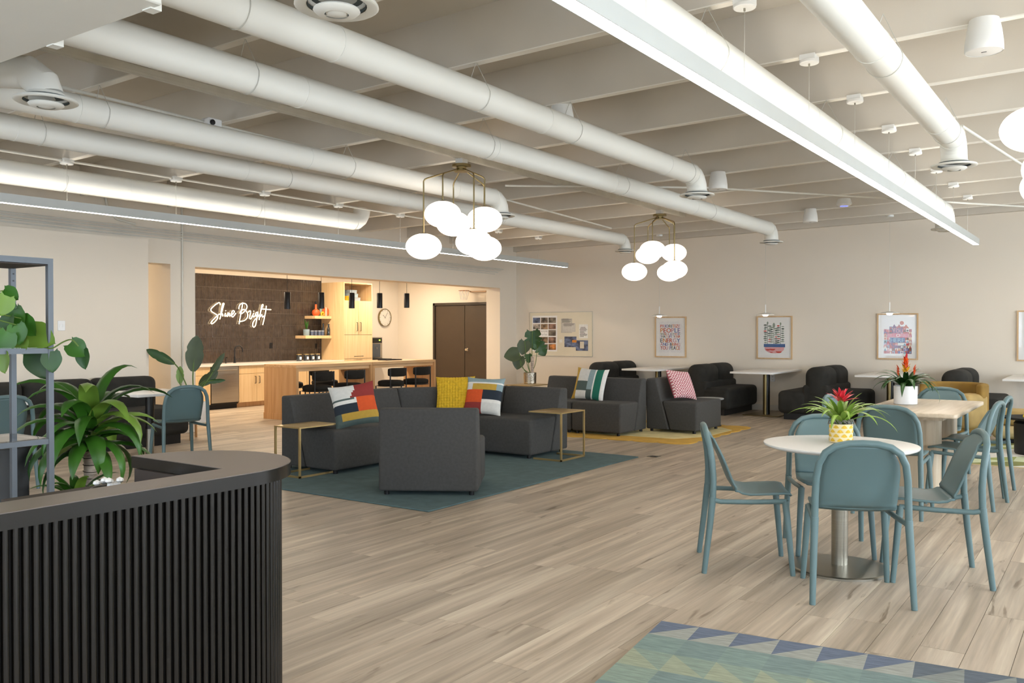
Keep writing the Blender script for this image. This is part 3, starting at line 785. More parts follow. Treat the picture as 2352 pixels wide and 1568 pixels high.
# ------------------------------------------------------------------ teal chairs
def make_chair():
    t = thing('dining_chair', '-', 'chair')
    def post(s): return [(s * .245, -.265, 0), (s * .236, -.235, .25), (s * .228, -.215, .44)]
    def rise(s): return [(s * .228, -.215, .44), (s * .226, -.212, .55), (s * .222, -.219, .645), (s * .210, -.231, .722), (s * .182, -.244, .779), (s * .135, -.251, .813), (s * .07, -.254, .829)]
    for s in (-1, 1):
        B().tube(post(s), [.0155, .0185, .0205], 12).build('leg', 'teal', t)
        B().tube([(s * .225, .235, 0), (s * .213, .215, .22), (s * .2, .195, .425)], [.0145, .0175, .02], 12).build('leg', 'teal', t)
        B().tube([(s * .229, -.216, .425), (s * .226, -.17, .415), (s * .214, 0, .415), (s * .2, .2, .422)], .0145, 10).build('side_rail', 'teal', t)
    B().tube(rise(-1) + [(0, -.2545, .832)] + list(reversed(rise(1))), .0185, 12).build('back_frame', 'teal', t)
    # one moulded shell: seat and backrest
    prof = [(.232, .438), (.226, .452), (.19, .458), (.10, .452), (0, .446), (-.045, .452), (-.085, .474), (-.115, .52), (-.14, .585), (-.17, .66), (-.204, .73), (-.235, .79), (-.248, .815)]
    wid = [.17, .19, .205, .21, .205, .202, .2, .2, .2, .2, .188, .152, .10]
    N = len(prof) - 1
    def shell(j0, j1):
        def f(u, v):
            k = j0 + v * (j1 - j0); i = min(int(k), N - 1); w_ = k - i
            y = prof[i][0] * (1 - w_) + prof[i + 1][0] * w_; z = prof[i][1] * (1 - w_) + prof[i + 1][1] * w_; wd = wid[i] * (1 - w_) + wid[i + 1] * w_
            a = 2 * u - 1
            cup = .018 * a * a
            zz = z + (cup * .5 if k < 6 else 0); yy = y + (cup if 6 < k < 11 else 0)
            return (a * wd, yy, zz)
        return f
    B().grid(shell(0, 6), 12, 12).build('seat', 'teal', t, ang=180, solid=.012)
    B().grid(shell(6, N), 12, 14).build('backrest', 'teal', t, ang=180, solid=.012)
    return t
chair0 = make_chair(); used = [False]
def chair(label, x, y, fx, fy, grp, rear=True):
    o = chair0 if not used[0] else copy_tree(chair0); used[0] = True
    n = math.hypot(fx, fy); fx /= n; fy /= n
    if rear: x += fx * .25; y += fy * .25
    o.location = (x, y, 0); o.rotation_euler = (0, 0, face(fx, fy)); o['label'] = label; o['group'] = grp
GA = 'teal chairs around the round white table'; GB = 'teal chairs around the wooden table'
chair('teal plastic chair with its back to the viewer at the round table', -1.076, 4.67, -.409, .913, GA)
chair('teal plastic chair seen from the side, left of the round table', -2.073, 5.02, .9, .44, GA)
chair('teal plastic chair on the right side of the round table, facing left', -.656, 5.588, -.946, -.325, GA)
chair('teal plastic chair on the far side of the round table', -1.64, 6.02, .409, -.913, GA)
chair('teal plastic chair at the near end of the wooden table', -1.45, 7.04, .03, 1, GB)
chair('nearer of two teal chairs on the right side of the wooden table', -.80, 7.95, -1, .1, GB)
chair('farther of two teal chairs on the right side of the wooden table', -.80, 8.62, -1, .06, GB)
chair('pale teal chair left of the wooden table behind the bromeliad', -2.12, 7.95, 1, 0, GB)
chair('teal chair at the far end of the wooden table by the armchair', -1.47, 9.62, 0, -1, GB)
GC = 'teal chairs at the banquette tables'
chair('teal plastic chair facing the black banquette beside the kitchen opening', -7.9, 5.5, -.966, .26, GC)
chair('teal plastic chair hidden behind the corn plant leaves at left', -7.95, 3.75, -1, .05, GC)

# ------------------------------------------------------------------ tables
t = thing('round_table', 'round white pedestal table in the right foreground', 'table', (-1.36, 5.34, 0))
B().lathe([(.36, -.03), (.40, -.026), (.43, -.014), (.4345, -.006), (.433, -.001), (.428, 0)], (0, 0, .74), 72).build('table_top', 'whitelam', t, ang=50)
B().cyl((0, 0, .44), (0, 0, .71), .0475, n=32).build('column_sleeve', 'darksteel', t)
B().cyl((0, 0, .02), (0, 0, .44), .0465, n=32).build('column', 'steel', t)
B().lathe([(.275, 0), (.275, .012), (.268, .018), (.06, .03), (.05, .03)], n=64).build('base', 'steel', t, ang=30)
t = thing('dining_table', 'pale wooden table with thick rounded legs behind the round table', 'table', (-1.445, 8.47, 0))
B().prism([(-.365, -.82), (.365, -.82), (.385, -.8), (.385, .8), (.365, .82), (-.365, .82), (-.385, .8), (-.385, -.8)], .71, .745, 'Z', .008, 2).build('table_top', 'ash', t, ang=50)
B().box(-.25, .25, -.6, .6, .67, .71).build('apron', 'ash', t, smooth=False)
def stad(l, r): return [(x + (l if -90 <= a <= 90 else -l), y) for a, (x, y) in [(a, (r * math.cos(R(a)), r * math.sin(R(a)))) for a in range(-90, 271, 15)]]
for yy in (-.42, .42):
    B().prism([(x * 1, y + yy) for x, y in stad(.13, .085)], 0, .67, 'Z').build('leg', 'ash_z', t, ang=40)

def booth_table(label, X, grp):
    t = thing('booth_table', label, 'table', (X, 14.55, 0), 0, grp)
    B().rbox(-.35, .35, -.78, .78, .715, .745, .004, 2).build('table_top', 'whitelam', t)
    B().cyl((0, -.05, .012), (0, -.05, .715), .045, n=24).build('column', 'brass', t)
    B().cyl((.028, -.05, .012), (.028, -.05, .7), .04, n=20).build('column_sleeve', 'darksteel', t)
    B().rbox(-.3, .3, -.33, .23, 0, .012, .003, 1).build('base_plate', 'brass', t)
    B().box(-.22, .22, -.35, .25, .705, .715).build('top_plate', 'darksteel', t, smooth=False)
GT = 'white tables between the velvet booths'
for lab, X in (('white booth table under the lettered poster', -6.88), ('white booth table under the potted plants poster', -4.9),
               ('white booth table under the colourful village poster', -2.95), ('white booth table cut off by the right edge', -1.0)):
    booth_table(lab, X, GT)

# ------------------------------------------------------------------ black velvet booths
def make_booth():
    t = thing('booth_bench', '-', 'bench')
    for y in (-.36, .36):
        B().rbox(-.175, .175, y - .358, y + .358, .3, .84, .14, 7).build('back_lobe', 'velvet', t, ang=180)
    B().rbox(-.2, .2, -.71, .71, .1, .56, .05, 4).build('back_base', 'velvet', t, ang=180)
    for s in (-1, 1):
        B().rbox(min(s * .13, s * .59), max(s * .13, s * .59), -.72, .72, .1, .455, .075, 5).build('seat', 'velvet', t, ang=180)
    B().box(-.5, .5, -.66, .66, 0, .1).build('plinth', 'planterblack', t, smooth=False)
    return t
booth0 = make_booth()
first = True
for lab, X in (('velvet booth bench below the pin board end, mostly hidden by the far sofa', -7.86),
               ('black velvet booth bench between the lettered poster and plants poster', -5.92),
               ('black velvet double booth bench between the plants poster and village poster', -3.93),
               ('black velvet booth bench behind the mustard armchair', -1.98)):
    o = booth0 if first else copy_tree(booth0); first = False
    o.location = (X, 14.64, 0); o['label'] = lab; o['group'] = 'black velvet booth benches'

# banquette along the left wall, two tables
t = thing('banquette', 'long black velvet banquette along the left wall', 'bench', (-10.43, 0, 0))
y = 6.66
while y > .5:
    b = B().rbox(0, .26, y - .83, y - .005, .36, .83, .09, 5); b.build('back_cushion', 'velvet', t, ang=180); y -= .835
y = 6.74
while y > .5:
    b = B().rbox(.12, .82, y - 1.25, y - .005, .12, .46, .07, 5); b.build('seat', 'velvet', t, ang=180); y -= 1.255
B().box(.04, .72, .6, 6.66, 0, .12).build('plinth', 'planterblack', t, smooth=False)
def square_table(label, x, y):
    t = thing('cafe_table', label, 'table', (x, y, 0), 0, 'square white tables at the banquette')
    B().rbox(-.38, .38, -.38, .38, .71, .74, .005, 2).build('table_top', 'whitelam', t)
    B().cyl((0, 0, .33), (0, 0, .71), .045, n=24).build('column_sleeve', 'darksteel', t)
    B().cyl((0, 0, .02), (0, 0, .33), .044, n=24).build('column', 'steel', t)
    B().lathe([(.27, 0), (.27, .01), (.05, .026)], n=40).build('base', 'brass', t)
square_table('square white table beside the teal chair near the kitchen opening', -8.78, 5.64)
square_table('square white table behind the corn plant at the left edge', -8.78, 3.78)

# ------------------------------------------------------------------ armchair, drum table, round stool table
t = thing('armchair', 'mustard velvet curved armchair with a pale seat behind the wooden table', 'armchair', (-1.75, 12.3, .0095), R(155))
def band(r0, r1, a0, a1, z0, z1, top):
    pts_o = arc(0, 0, r1, a0, a1, 20); pts_i = arc(0, 0, r0, a1, a0, 20)
    return B().prism(pts_o + pts_i, z0, z1, 'Z', .03, 3)
band(.31, .40, 175, 385, .14, .74, 0).build('curved_back', 'mustard', t, ang=60)
B().rbox(-.4, -.12, -.12, .3, .2, .62, .06, 4).build('arm', 'mustard_l', t, ang=180)
B().lathe([(.3, 0), (.335, .03), (.34, .1), (.31, .14), (.02, .15)], (0, .06, .26), 36).build('seat', 'sand', t, ang=50)
B().lathe([(.31, 0), (.34, .02), (.34, .1), (.31, .12)], (0, .05, .13), 36).build('base', 'mustard', t, ang=50)
for a in (45, 135, 225, 315):
    B().cyl((.26 * math.cos(R(a)), .26 * math.sin(R(a)), 0), (.26 * math.cos(R(a)), .26 * math.sin(R(a)), .14), .02, n=10).build('foot', 'blackmetal', t)
o = thing('ottoman', 'low two tier mustard pouf beside the armchair and drum table', 'pouf', (-1.02, 12.75, .0095))
B().rbox(-.32, .32, -.3, .3, .05, .22, .07, 4).build('lower_cushion', 'sand', o, ang=180)
B().rbox(-.34, .34, -.31, .31, .225, .4, .07, 4).build('upper_cushion', 'mustard_l', o, ang=180)
B().box(-.25, .25, -.22, .22, 0, .05).build('plinth', 'blackmetal', o, smooth=False)
t = thing('drum_table', 'black drum table with a wide thin top at the right edge', 'side table', (-.80, 11.55, RZ - .003))
B().lathe([(.2, 0), (.21, .02), (.215, .35), (.19, .38)], n=40).build('drum', 'planterblack', t)
B().lathe([(.2, .38), (.31, .395), (.33, .41), (.325, .42)], n=48).build('table_top', 'blackfab', t)
t = thing('toy', 'small yellow and teal toy on the black drum table', 'toy', (-.86, 11.40, .42 + RZ))
B().rbox(-.05, -.01, -.02, .02, 0, .03, .008, 2).build('block', P('E3C02B'), t)
B().tube([(-.01, 0, .015), (.03, .0, .014), (.07, .01, .015)], .013, 8).build('bar', P('2E9A96'), t)
t = thing('round_side_table', 'small round black side table with grey top behind the pink cushion', 'side table', (-5.0, 12.31, .0122))
B().lathe([(.17, 0), (.17, .01), (.02, .02), (.018, .34), (.14, .36), (.2, .385)], n=36).build('stand', 'blackmetal', t)
B().lathe([(.19, .385), (.205, .39), (.205, .402), (.2, .407)], n=40).build('table_top', 'greytop', t)
# ------------------------------------------------------------------ kitchen
KX, KF = -13.98, -13.30          # tiled wall and cabinet fronts
KZ = .805
def smooth_path(p, n=4):
    p = [Vector(q) for q in p]
    if len(p) < 3: return p
    out = []
    for i in range(len(p) - 1):
        a, b_, c, d = p[max(i - 1, 0)], p[i], p[i + 1], p[min(i + 2, len(p) - 1)]
        for k in range(n):
            t = k / n
            out.append(.5 * ((2 * b_) + (c - a) * t + (2 * a - 5 * b_ + 4 * c - d) * t * t + (3 * b_ - a - 3 * c + d) * t ** 3))
    return out + [p[-1]]
# tiles: slim glazed fingers set in stacked rows
rnd = random.Random(11)
b = B(); y = 7.6
while y < 12.98:
    for r in range(7):
        z = KZ + .01 + r * .2365
        d = .008; j = [rnd.uniform(-.0012, .0012) for _ in range(4)]
        y0, y1, z0, z1 = y + .001, y + .0295, z + .001, z + .2345
        yc, zc = (y0 + y1) / 2, (z0 + z1) / 2
        v = [(KX, y0, z0), (KX, y1, z0), (KX, y1, z1), (KX, y0, z1), (KX + d + j[0], y0 + .002, z0 + .003), (KX + d + j[1], y1 - .002, z0 + .003), (KX + d + j[2], y1 - .002, z1 - .003), (KX + d + j[3], y0 + .002, z1 - .003)]
        b.add(v, [(4, 5, 6, 7), (0, 1, 5, 4), (1, 2, 6, 5), (2, 3, 7, 6), (3, 0, 4, 7)])
    y += .0305
o = b.build('tiles', 'tile', wk, smooth=False); o['kind'] = 'stuff'
B().box(KX - .001, KX + .002, 7.6, 13.0, KZ, 2.475).build('grout', 'grout', wk, smooth=False)

def handle(parent, x, y, z, l, vert=True):
    b = B()
    if vert: b.tube([(x, y, z - l / 2), (x + .03, y, z - l / 2), (x + .03, y, z + l / 2), (x, y, z + l / 2)], .0065, 6)
    else: b.tube([(x, y - l / 2, z), (x + .03, y - l / 2, z), (x + .03, y + l / 2, z), (x, y + l / 2, z)], .0065, 6)
    b.build('handle', 'blackmetal', parent)
def base_cab(label, y0, y1):
    t = thing('base_cabinet', label, 'cabinet', (0, 0, 0), 0, 'maple base cabinets along the tiled wall')
    B().box(KX + .02, KF - .02, y0, y1, .09, KZ - .035).build('body', 'maple', t, smooth=False)
    B().box(KX + .02, KF - .08, y0, y1, 0, .09).build('toe_kick', 'oak', t, smooth=False)
    B().rbox(KF - .02, KF, y0 + .004, y1 - .004, .62, KZ - .04, .002, 1).build('drawer', 'maple', t)
    m = (y0 + y1) / 2
    for (a, c, hy) in ((y0 + .004, m - .002, m - .045), (m + .002, y1 - .004, m + .045)):
        dd = B().rbox(KF - .02, KF, a, c, .095, .614, .002, 1).build('door', 'maple', t)
        handle(dd, KF, hy, .50, .13)
base_cab('maple base cabinet left of the dishwasher, partly behind the column', 8.92, 9.735)
base_cab('maple base cabinet just right of the stainless dishwasher', 10.342, 11.16)
base_cab('maple base cabinet behind the first island stool', 11.165, 11.98)
base_cab('maple base cabinet behind the island, next to the tall cabinet', 11.985, 12.985)
t = thing('dishwasher', 'stainless steel dishwasher between maple cabinets', 'dishwasher')
B().box(KX + .02, KF - .02, 9.742, 10.336, .08, KZ - .035).build('body', 'darksteel', t, smooth=False)
B().rbox(KF - .02, KF + .012, 9.745, 10.333, .115, KZ - .038, .004, 2).build('door', 'stainless', t)
B().box(KX + .05, KF - .05, 9.745, 10.333, 0, .08).build('toe_kick', 'blackmetal', t, smooth=False)
B().tube([(KF + .012, 9.80, .70), (KF + .045, 9.81, .70), (KF + .045, 10.268, .70), (KF + .012, 10.278, .70)], .011, 8).build('handle', 'stainless', t)
o = B().rbox(KX + .01, KF + .02, 8.9, 12.985, KZ - .035, KZ, .003, 1).build('worktop', 'quartz'); tag(o, 'pale stone worktop along the black tiled wall', 'worktop')
t = thing('tap', 'black gooseneck kitchen tap in front of the tiles', 'tap', (-13.78, 10.62, KZ))
B().lathe([(.028, 0), (.028, .01), (.018, .02), (.016, .12)], n=16).build('base', 'blackmetal', t)
B().tube([(0, 0, .1), (0, 0, .25)] + [(.0 + .02 * (1 - math.cos(R(a))), .075 * (1 - math.cos(R(a))), .25 + .075 * math.sin(R(a))) for a in range(15, 181, 15)] + [(.04, .152, .2)], .011, 10).build('spout', 'blackmetal', t)
B().tube([(0, .016, .06), (.02, .05, .07), (.03, .09, .085)], .006, 8).build('lever', 'blackmetal', t)
t = thing('soap_pump', 'small black soap pump left of the kitchen tap', 'soap pump', (-13.78, 10.42, KZ))
B().lathe([(.016, 0), (.016, .01), (.008, .02), (.008, .1)], n=12).build('stem', 'blackmetal', t)
B().tube([(0, 0, .1), (.02, .0, .108), (.06, 0, .1)], .006, 8).build('nozzle', 'blackmetal', t)
for k, (yy, lab) in enumerate(((12.06, 'leftmost dark canister with copper lid on the worktop'), (12.25, 'second dark canister with copper lid on the worktop'), (12.40, 'third dark canister with copper lid on the worktop'), (12.55, 'rightmost dark canister with copper lid below the floating shelves'))):
    t = thing('canister', lab, 'canister', (-13.62, yy, KZ), 0, 'canisters on the worktop')
    B().lathe([(.05, 0), (.052, .005), (.052, .12), (.05, .123)], n=24).build('jar', 'glassdark', t)
    B().lathe([(.053, .123), (.053, .138), (.02, .14)], n=24).build('lid', 'gold', t)
    B().box(.045, .054, -.025, .02, .03, .085).build('label_sticker', 'paper', t, smooth=False)
for (yy, z) in ((11.64, 1.12), (12.84, 1.09)):
    o = B().rbox(KX + .006, KX + .014, yy - .035, yy + .035, z - .055, z + .055, .002, 1).build('outlet', 'blackmetal', wk)

# tall cabinet
t = thing('tall_cabinet', 'tall maple cabinet with an open top cubby beside the tiles', 'cabinet')
y0, y1, z1 = 12.99, 13.835, 2.43
b = B().box(KX + .01, KF, y0, y0 + .025, 0, z1).box(KX + .01, KF, y1 - .025, y1, 0, z1).box(KX + .01, KF, y0 + .025, y1 - .025, z1 - .025, z1).box(KX + .02, KF, y0 + .025, y1 - .025, 2.03, 2.05).box(KX + .01, KX + .02, y0 + .025, y1 - .025, 2.05, z1 - .025).box(KX + .02, KF - .022, y0 + .03, y1 - .03, 0, 2.025)
b.build('carcass', 'maple', t, smooth=False)
m = (y0 + y1) / 2
for a, c, hy in ((y0 + .004, m - .002, m - .05), (m + .002, y1 - .004, m + .05)):
    dd = B().rbox(KF - .02, KF + .001, a, c, 1.335, 2.045, .002, 1).build('door', 'maple', t); handle(dd, KF, hy, 1.50, .18)
dd = B().rbox(KF - .02, KF + .001, y0 + .004, y1 - .004, .83, 1.325, .002, 1).build('lift_door', 'maple', t); handle(dd, KF, m, .875, .24, False)
B().rbox(KF - .02, KF + .001, y0 + .004, y1 - .004, .1, .82, .002, 1).build('door', 'maple', t)
for (lab, y, z, sy, sz, mm, x) in (('grey box stacked topmost in the tall cabinet cubby', 13.42, 2.21, .2, .075, 'boxgrey', -13.55), ('pale grey box below the topmost one in the cubby', 13.42, 2.13, .27, .078, 'bluegrey', -13.55),
                                   ('wide grey box at the bottom of the cubby stack', 13.46, 2.051, .33, .077, 'boxgrey', -13.55), ('dark blue book standing at the left of the cubby', 13.235, 2.051, .05, .25, 'bluecup', -13.6),
                                   ('small mustard box at the front of the cubby', 13.22, 2.051, .09, .1, 'yellow', -13.38)):
    t = thing('storage_box', lab, 'box', (x, y, z), 0, 'boxes in the tall cabinet cubby')
    B().rbox(-.1 if sz < .2 else -.06, .1 if sz < .2 else .06, -sy / 2, sy / 2, 0, sz * .7, .003, 1).build('body', mm, t)
    B().rbox(-.103 if sz < .2 else -.06, .103 if sz < .2 else .06, -sy / 2 - .002, sy / 2 + .002, sz * .7, sz - .001, .003, 1).build('lid', mm, t)
# floating shelves
for lab, ya, z in (('lower floating wooden shelf holding glasses and a plant', 12.27, 1.315), ('upper floating wooden shelf holding orange vases', 12.52, 1.725)):
    o = B().rbox(KX + .01, -13.66, ya, 12.985, z - .06, z, .002, 1).build('wall_shelf', 'maple'); tag(o, lab, 'shelf', 'floating shelves beside the tall cabinet')
zs = 1.315
t = thing('shelf_plant', 'small green plant in a pale blue pot on the lower shelf', 'plant', (-13.78, 12.40, zs))
B().lathe([(.055, 0), (.062, .01), (.066, .13), (.06, .13), (.058, .11)], n=24).build('pot', 'bluegrey', t)
for k in range(12):
    a = k * 2.4; h = .16 + .08 * ((k * 7) % 5) / 5; r = .03 + .05 * ((k * 3) % 4) / 4
    B().tube([(0, 0, .11), (r * .5 * math.cos(a), r * .5 * math.sin(a), .11 + h * .5), (r * math.cos(a), r * math.sin(a), .11 + h)], [.008, .017, .002], 5, flat=.4).build('leaf', 'leaf', t)
for k, yy in enumerate((12.53, 12.63, 12.73, 12.82)):
    t = thing('tumbler', ('first', 'second', 'third', 'fourth')[k] + ' dark blue tumbler right of the shelf plant', 'cup', (-13.76, yy, zs), 0, 'tumblers on the lower shelf')
    B().lathe([(.034, 0), (.036, .004), (.04, .11), (.036, .11), (.032, .01)], n=20, capt=False).build('cup', 'bluecup', t)
    B().lathe([(.039, .085), (.0405, .087), (.0405, .1), (.039, .102)], n=20, capb=False, capt=False).build('rim_band', 'greytop', t)
for yy, lab, h in ((12.90, 'dark glass carafe on the lower shelf next to the tumblers', .24), (12.955, 'second dark carafe on the lower shelf against the tall cabinet', .23)):
    t = thing('carafe', lab, 'carafe', (-13.82 if h > .235 else -13.72, yy, zs))
    B().lathe([(.028, 0), (.03, .01), (.03, h * .6), (.016, h * .8), (.018, h)], n=18).build('body', 'glassdark', t)
    B().lathe([(.019, h), (.019, h + .012), (.008, h + .014)], n=14).build('stopper', 'blackmetal', t)
zs = 1.725
t = thing('vase', 'round orange vase with a slim black topped neck on upper shelf', 'vase', (-13.78, 12.66, zs))
B().lathe([(.04, 0), (.07, .02), (.085, .07), (.07, .115), (.03, .135), (.022, .15), (.022, .24)], n=28).build('body', 'orange', t)
B().lathe([(.0225, .24), (.0225, .3), (.02, .3)], n=20).build('neck', 'blackmetal', t)
t = thing('vase', 'pale sage tube vase behind the round striped dish', 'vase', (-13.86, 12.87, zs))
B().lathe([(.03, 0), (.032, .01), (.032, .31), (.026, .31)], n=22).build('tube', 'sage', t)
B().lathe([(.033, .27), (.033, .285)], n=22, capb=False, capt=False).build('collar', 'boxgrey', t)
t = thing('dish', 'round orange and pink striped dish standing on the upper shelf', 'dish', (-13.74, 12.89, zs))
for x0_, x1_, mm in ((-.085, -.02, 'orange'), (-.02, .03, 'pinkc'), (.03, .085, 'orange')):
    pts_ = [(q, -math.sqrt(max(0, .0900 ** 2 - q * q)) + .09) for q in [x0_ + (x1_ - x0_) * i / 8 for i in range(9)]] + [(q, math.sqrt(max(0, .09 ** 2 - q * q)) + .09) for q in [x1_ + (x0_ - x1_) * i / 8 for i in range(9)]]
    B().prism(pts_, -.012, .012, 'X').build('band', mm, t, ang=30)
t = thing('ring_ornament', 'small yellow arch ornament between the upper shelf vases', 'ornament', (-13.70, 12.77, zs))
B().tube([(0, .035 * math.cos(R(a)), .04 + .035 * math.sin(R(a))) for a in range(-60, 241, 20)], .019, 10).build('ring', 'yellow', t)
B().lathe([(.03, 0), (.03, .012)], n=16).build('base', 'orange', t)

# neon script
NEON = [[(10.419,1.901),(10.411,1.929),(10.389,1.941),(10.337,1.917),(10.271,1.872),(10.22,1.827),(10.209,1.796),(10.235,1.766),(10.301,1.733),(10.348,1.702),(10.359,1.668),(10.337,1.624),(10.293,1.58),(10.242,1.545),(10.216,1.551),(10.216,1.573),(10.249,1.61),(10.308,1.661),(10.367,1.705),(10.404,1.731)],[(10.404,1.631),(10.426,1.688),(10.456,1.782),(10.493,1.896),(10.501,1.925),(10.482,1.931),(10.46,1.877),(10.441,1.801),(10.426,1.713),(10.449,1.732),(10.471,1.726),(10.471,1.688)],[(10.531,1.746),(10.516,1.701),(10.531,1.689),(10.553,1.708)],[(10.537,1.795),(10.542,1.79)],[(10.595,1.76),(10.572,1.68),(10.61,1.741),(10.629,1.735),(10.625,1.697),(10.644,1.7)],[(10.644,1.703),(10.698,1.73),(10.736,1.775),(10.721,1.797),(10.69,1.787),(10.671,1.729),(10.682,1.685),(10.713,1.685),(10.77,1.75)],[(10.929,1.958),(10.906,1.823),(10.875,1.694),(10.844,1.543)],[(10.836,1.834),(10.852,1.892),(10.89,1.932),(10.953,1.946),(11.008,1.928),(11.032,1.884),(11.012,1.832),(10.961,1.779),(10.906,1.746),(10.867,1.758),(10.89,1.797),(10.953,1.824),(11.008,1.799),(11.047,1.735),(11.032,1.664),(10.969,1.612),(10.875,1.591)],[(11.063,1.774),(11.095,1.801),(11.119,1.788),(11.103,1.73),(11.091,1.678),(11.107,1.645),(11.135,1.659),(11.159,1.711)],[(11.191,1.757),(11.171,1.705),(11.191,1.685),(11.223,1.712)],[(11.187,1.799),(11.194,1.794)],[(11.295,1.779),(11.255,1.771),(11.231,1.725),(11.255,1.699),(11.295,1.765),(11.279,1.7),(11.255,1.601),(11.231,1.516),(11.195,1.484),(11.167,1.51),(11.175,1.575),(11.223,1.634),(11.287,1.687),(11.328,1.727)],[(11.32,1.628),(11.344,1.727),(11.377,1.833),(11.418,1.919),(11.405,1.932),(11.385,1.898),(11.36,1.799),(11.34,1.688),(11.385,1.734),(11.397,1.701),(11.409,1.685),(11.442,1.709)],[(11.5,1.908),(11.483,1.802),(11.45,1.669),(11.409,1.531)],[(11.393,1.843),(11.616,1.834)]]
t = thing('neon_sign', 'glowing warm white neon script reading Shine Bright on black tiles', 'sign')
for s in NEON:
    B().tube(smooth_path([(-13.935, a, c) for a, c in s], 5), .0085, 8).build('neon_tube', 'neon', t)
for (a, c) in ((10.3, 1.6), (10.95, 1.75), (11.4, 1.7)):
    B().cyl((KX + .008, a, c), (-13.945, a, c), .004, n=6).build('standoff', 'blackmetal', t)

# island tables
for lab, y0, y1, near in (('oak waterfall island table with the solid near end panel', 9.3, 10.995, True), ('second oak island table nearer the dark double doors', 11.005, 12.69, False)):
    t = thing('island_table', lab, 'table', (0, 0, 0), 0, 'oak island tables')
    B().rbox(-11.33, -10.57, y0, y1, .83, .875, .003, 1).build('table_top', 'oak_y', t)
    B().box(-11.33, -10.57, y0, y0 + .05, 0 if not near else .1, .83).build('end_panel', 'oak', t, smooth=False)
    B().box(-11.33, -10.57, y1 - .05, y1, 0, .83).build('end_panel', 'oak', t, smooth=False)
    if near: B().box(-11.34, -10.56, y0 - .006, y0 + .056, 0, .1).build('plinth', 'oak', t, smooth=False)
    B().box(-11.3, -11.27, y0 + .05, y1 - .05, .73, .83).build('apron', 'oak_y', t, smooth=False)
    B().box(-10.63, -10.60, y0 + .05, y1 - .05, .77, .83).build('apron', 'oak_y', t, smooth=False)
t = thing('tray', 'thin dark tray lying on the island near the doors', 'tray', (-11.0, 11.9, .875))
B().rbox(-.12, .12, -.2, .2, 0, .012, .003, 1).build('base', 'darksteel', t)
B().tube([(-.11, -.19, .014), (.11, -.19, .014), (.11, .19, .014), (-.11, .19, .014)], .005, 6, True).build('rim', 'darksteel', t)

# stools
def make_stool():
    t = thing('bar_stool', '-', 'stool')
    B().lathe([(.2, 0), (.225, .015), (.23, .045), (.22, .075), (.17, .09)], (0, .02, .465), 32).build('seat', 'blackfab', t, ang=60)
    b = B()
    def g(u, v):
        a = R(-150 + 120 * u); r = .235; e = 2 * PI * v
        rr = r + .026 * math.cos(e); z = .70 + .075 * math.sin(e) * (1 - .25 * (2 * u - 1) ** 8)
        return (rr * math.cos(a), rr * math.sin(a) + .02, z)
    b.grid(g, 20, 16)
    for u in (0, 1):
        o_ = len(b.v); b.v += [g(u, k / 16) for k in range(16)]; b.f.append(tuple(o_ + k for k in (range(16) if u else range(15, -1, -1)))); b.m.append(0)
    b.build('backrest', 'blackfab', t, ang=70)
    for a, top in ((-140, .77), (-40, .77), (40, .46), (140, .46)):
        x, y = math.cos(R(a)), math.sin(R(a))
        r1 = .262 if top > .5 else .19
        B().tube([(x * .262, y * .262 + .02, 0), (x * .262, y * .262 + .02, .46), (x * r1, y * r1 + .02, top)], .0115, 8).build('leg', 'blackmetal', t)
    B().tube([(.258 * math.cos(R(a)), .258 * math.sin(R(a)) + .02, .2) for a in range(0, 360, 15)], .009, 6, True).build('foot_ring', 'blackmetal', t)
    B().tube([(.228 * math.cos(R(a)), .228 * math.sin(R(a)) + .02, .462) for a in range(0, 360, 15)], .009, 6, True).build('seat_ring', 'blackmetal', t)
    return t
stool0 = make_stool(); first = True
for lab, x, y, fx in (('first black bar stool from the near oak end panel of the island', -10.44, 9.63, -1), ('second black bar stool from the near oak end panel of the island', -10.42, 10.3, -1),
                      ('third black bar stool from the near oak end panel of the island', -10.4, 11.3, -1), ('last black bar stool, nearest the dark double doors', -10.4, 11.95, -1),
                      ('black bar stool on the cabinet side behind the first stools', -11.5, 9.95, 1), ('farther black bar stool on the cabinet side of the island', -11.5, 10.75, 1)):
    o = stool0 if first else copy_tree(stool0); first = False
    o.location = (x, y, 0); o.rotation_euler = (0, 0, face(fx, 0)); o['label'] = lab; o['group'] = 'black bar stools at the island'

# black cylinder pendants
for k, (y, z) in enumerate(((9.48, 1.895), (10.207, 1.916), (10.913, 1.936), (11.61, 1.956), (12.337, 1.977))):
    t = thing('pendant_lamp', ('leftmost', 'second', 'middle', 'fourth', 'rightmost')[k] + ' black cylinder pendant from the left above the island', 'lamp', (-10.98, y, z - .135), 0, 'black cylinder pendants above the island')
    B().lathe([(.046, .004), (.05, 0), (.05, .265), (.046, .27), (.01, .272)], n=28, capb=False).build('shade', 'blackmetal', t, ang=50)
    B().lathe([(.046, .006), (.001, .006)], n=24, capb=False, capt=False).build('glow_disc', 'spot_glow', t)
    B().cyl((0, 0, .27), (0, 0, 2.75 - z + .135), .0035, n=6).build('cord', 'blackmetal', t)
    B().lathe([(.045, 2.73 - z + .135), (.045, 2.75 - z + .135)], n=20).build('canopy', 'blackmetal', t)

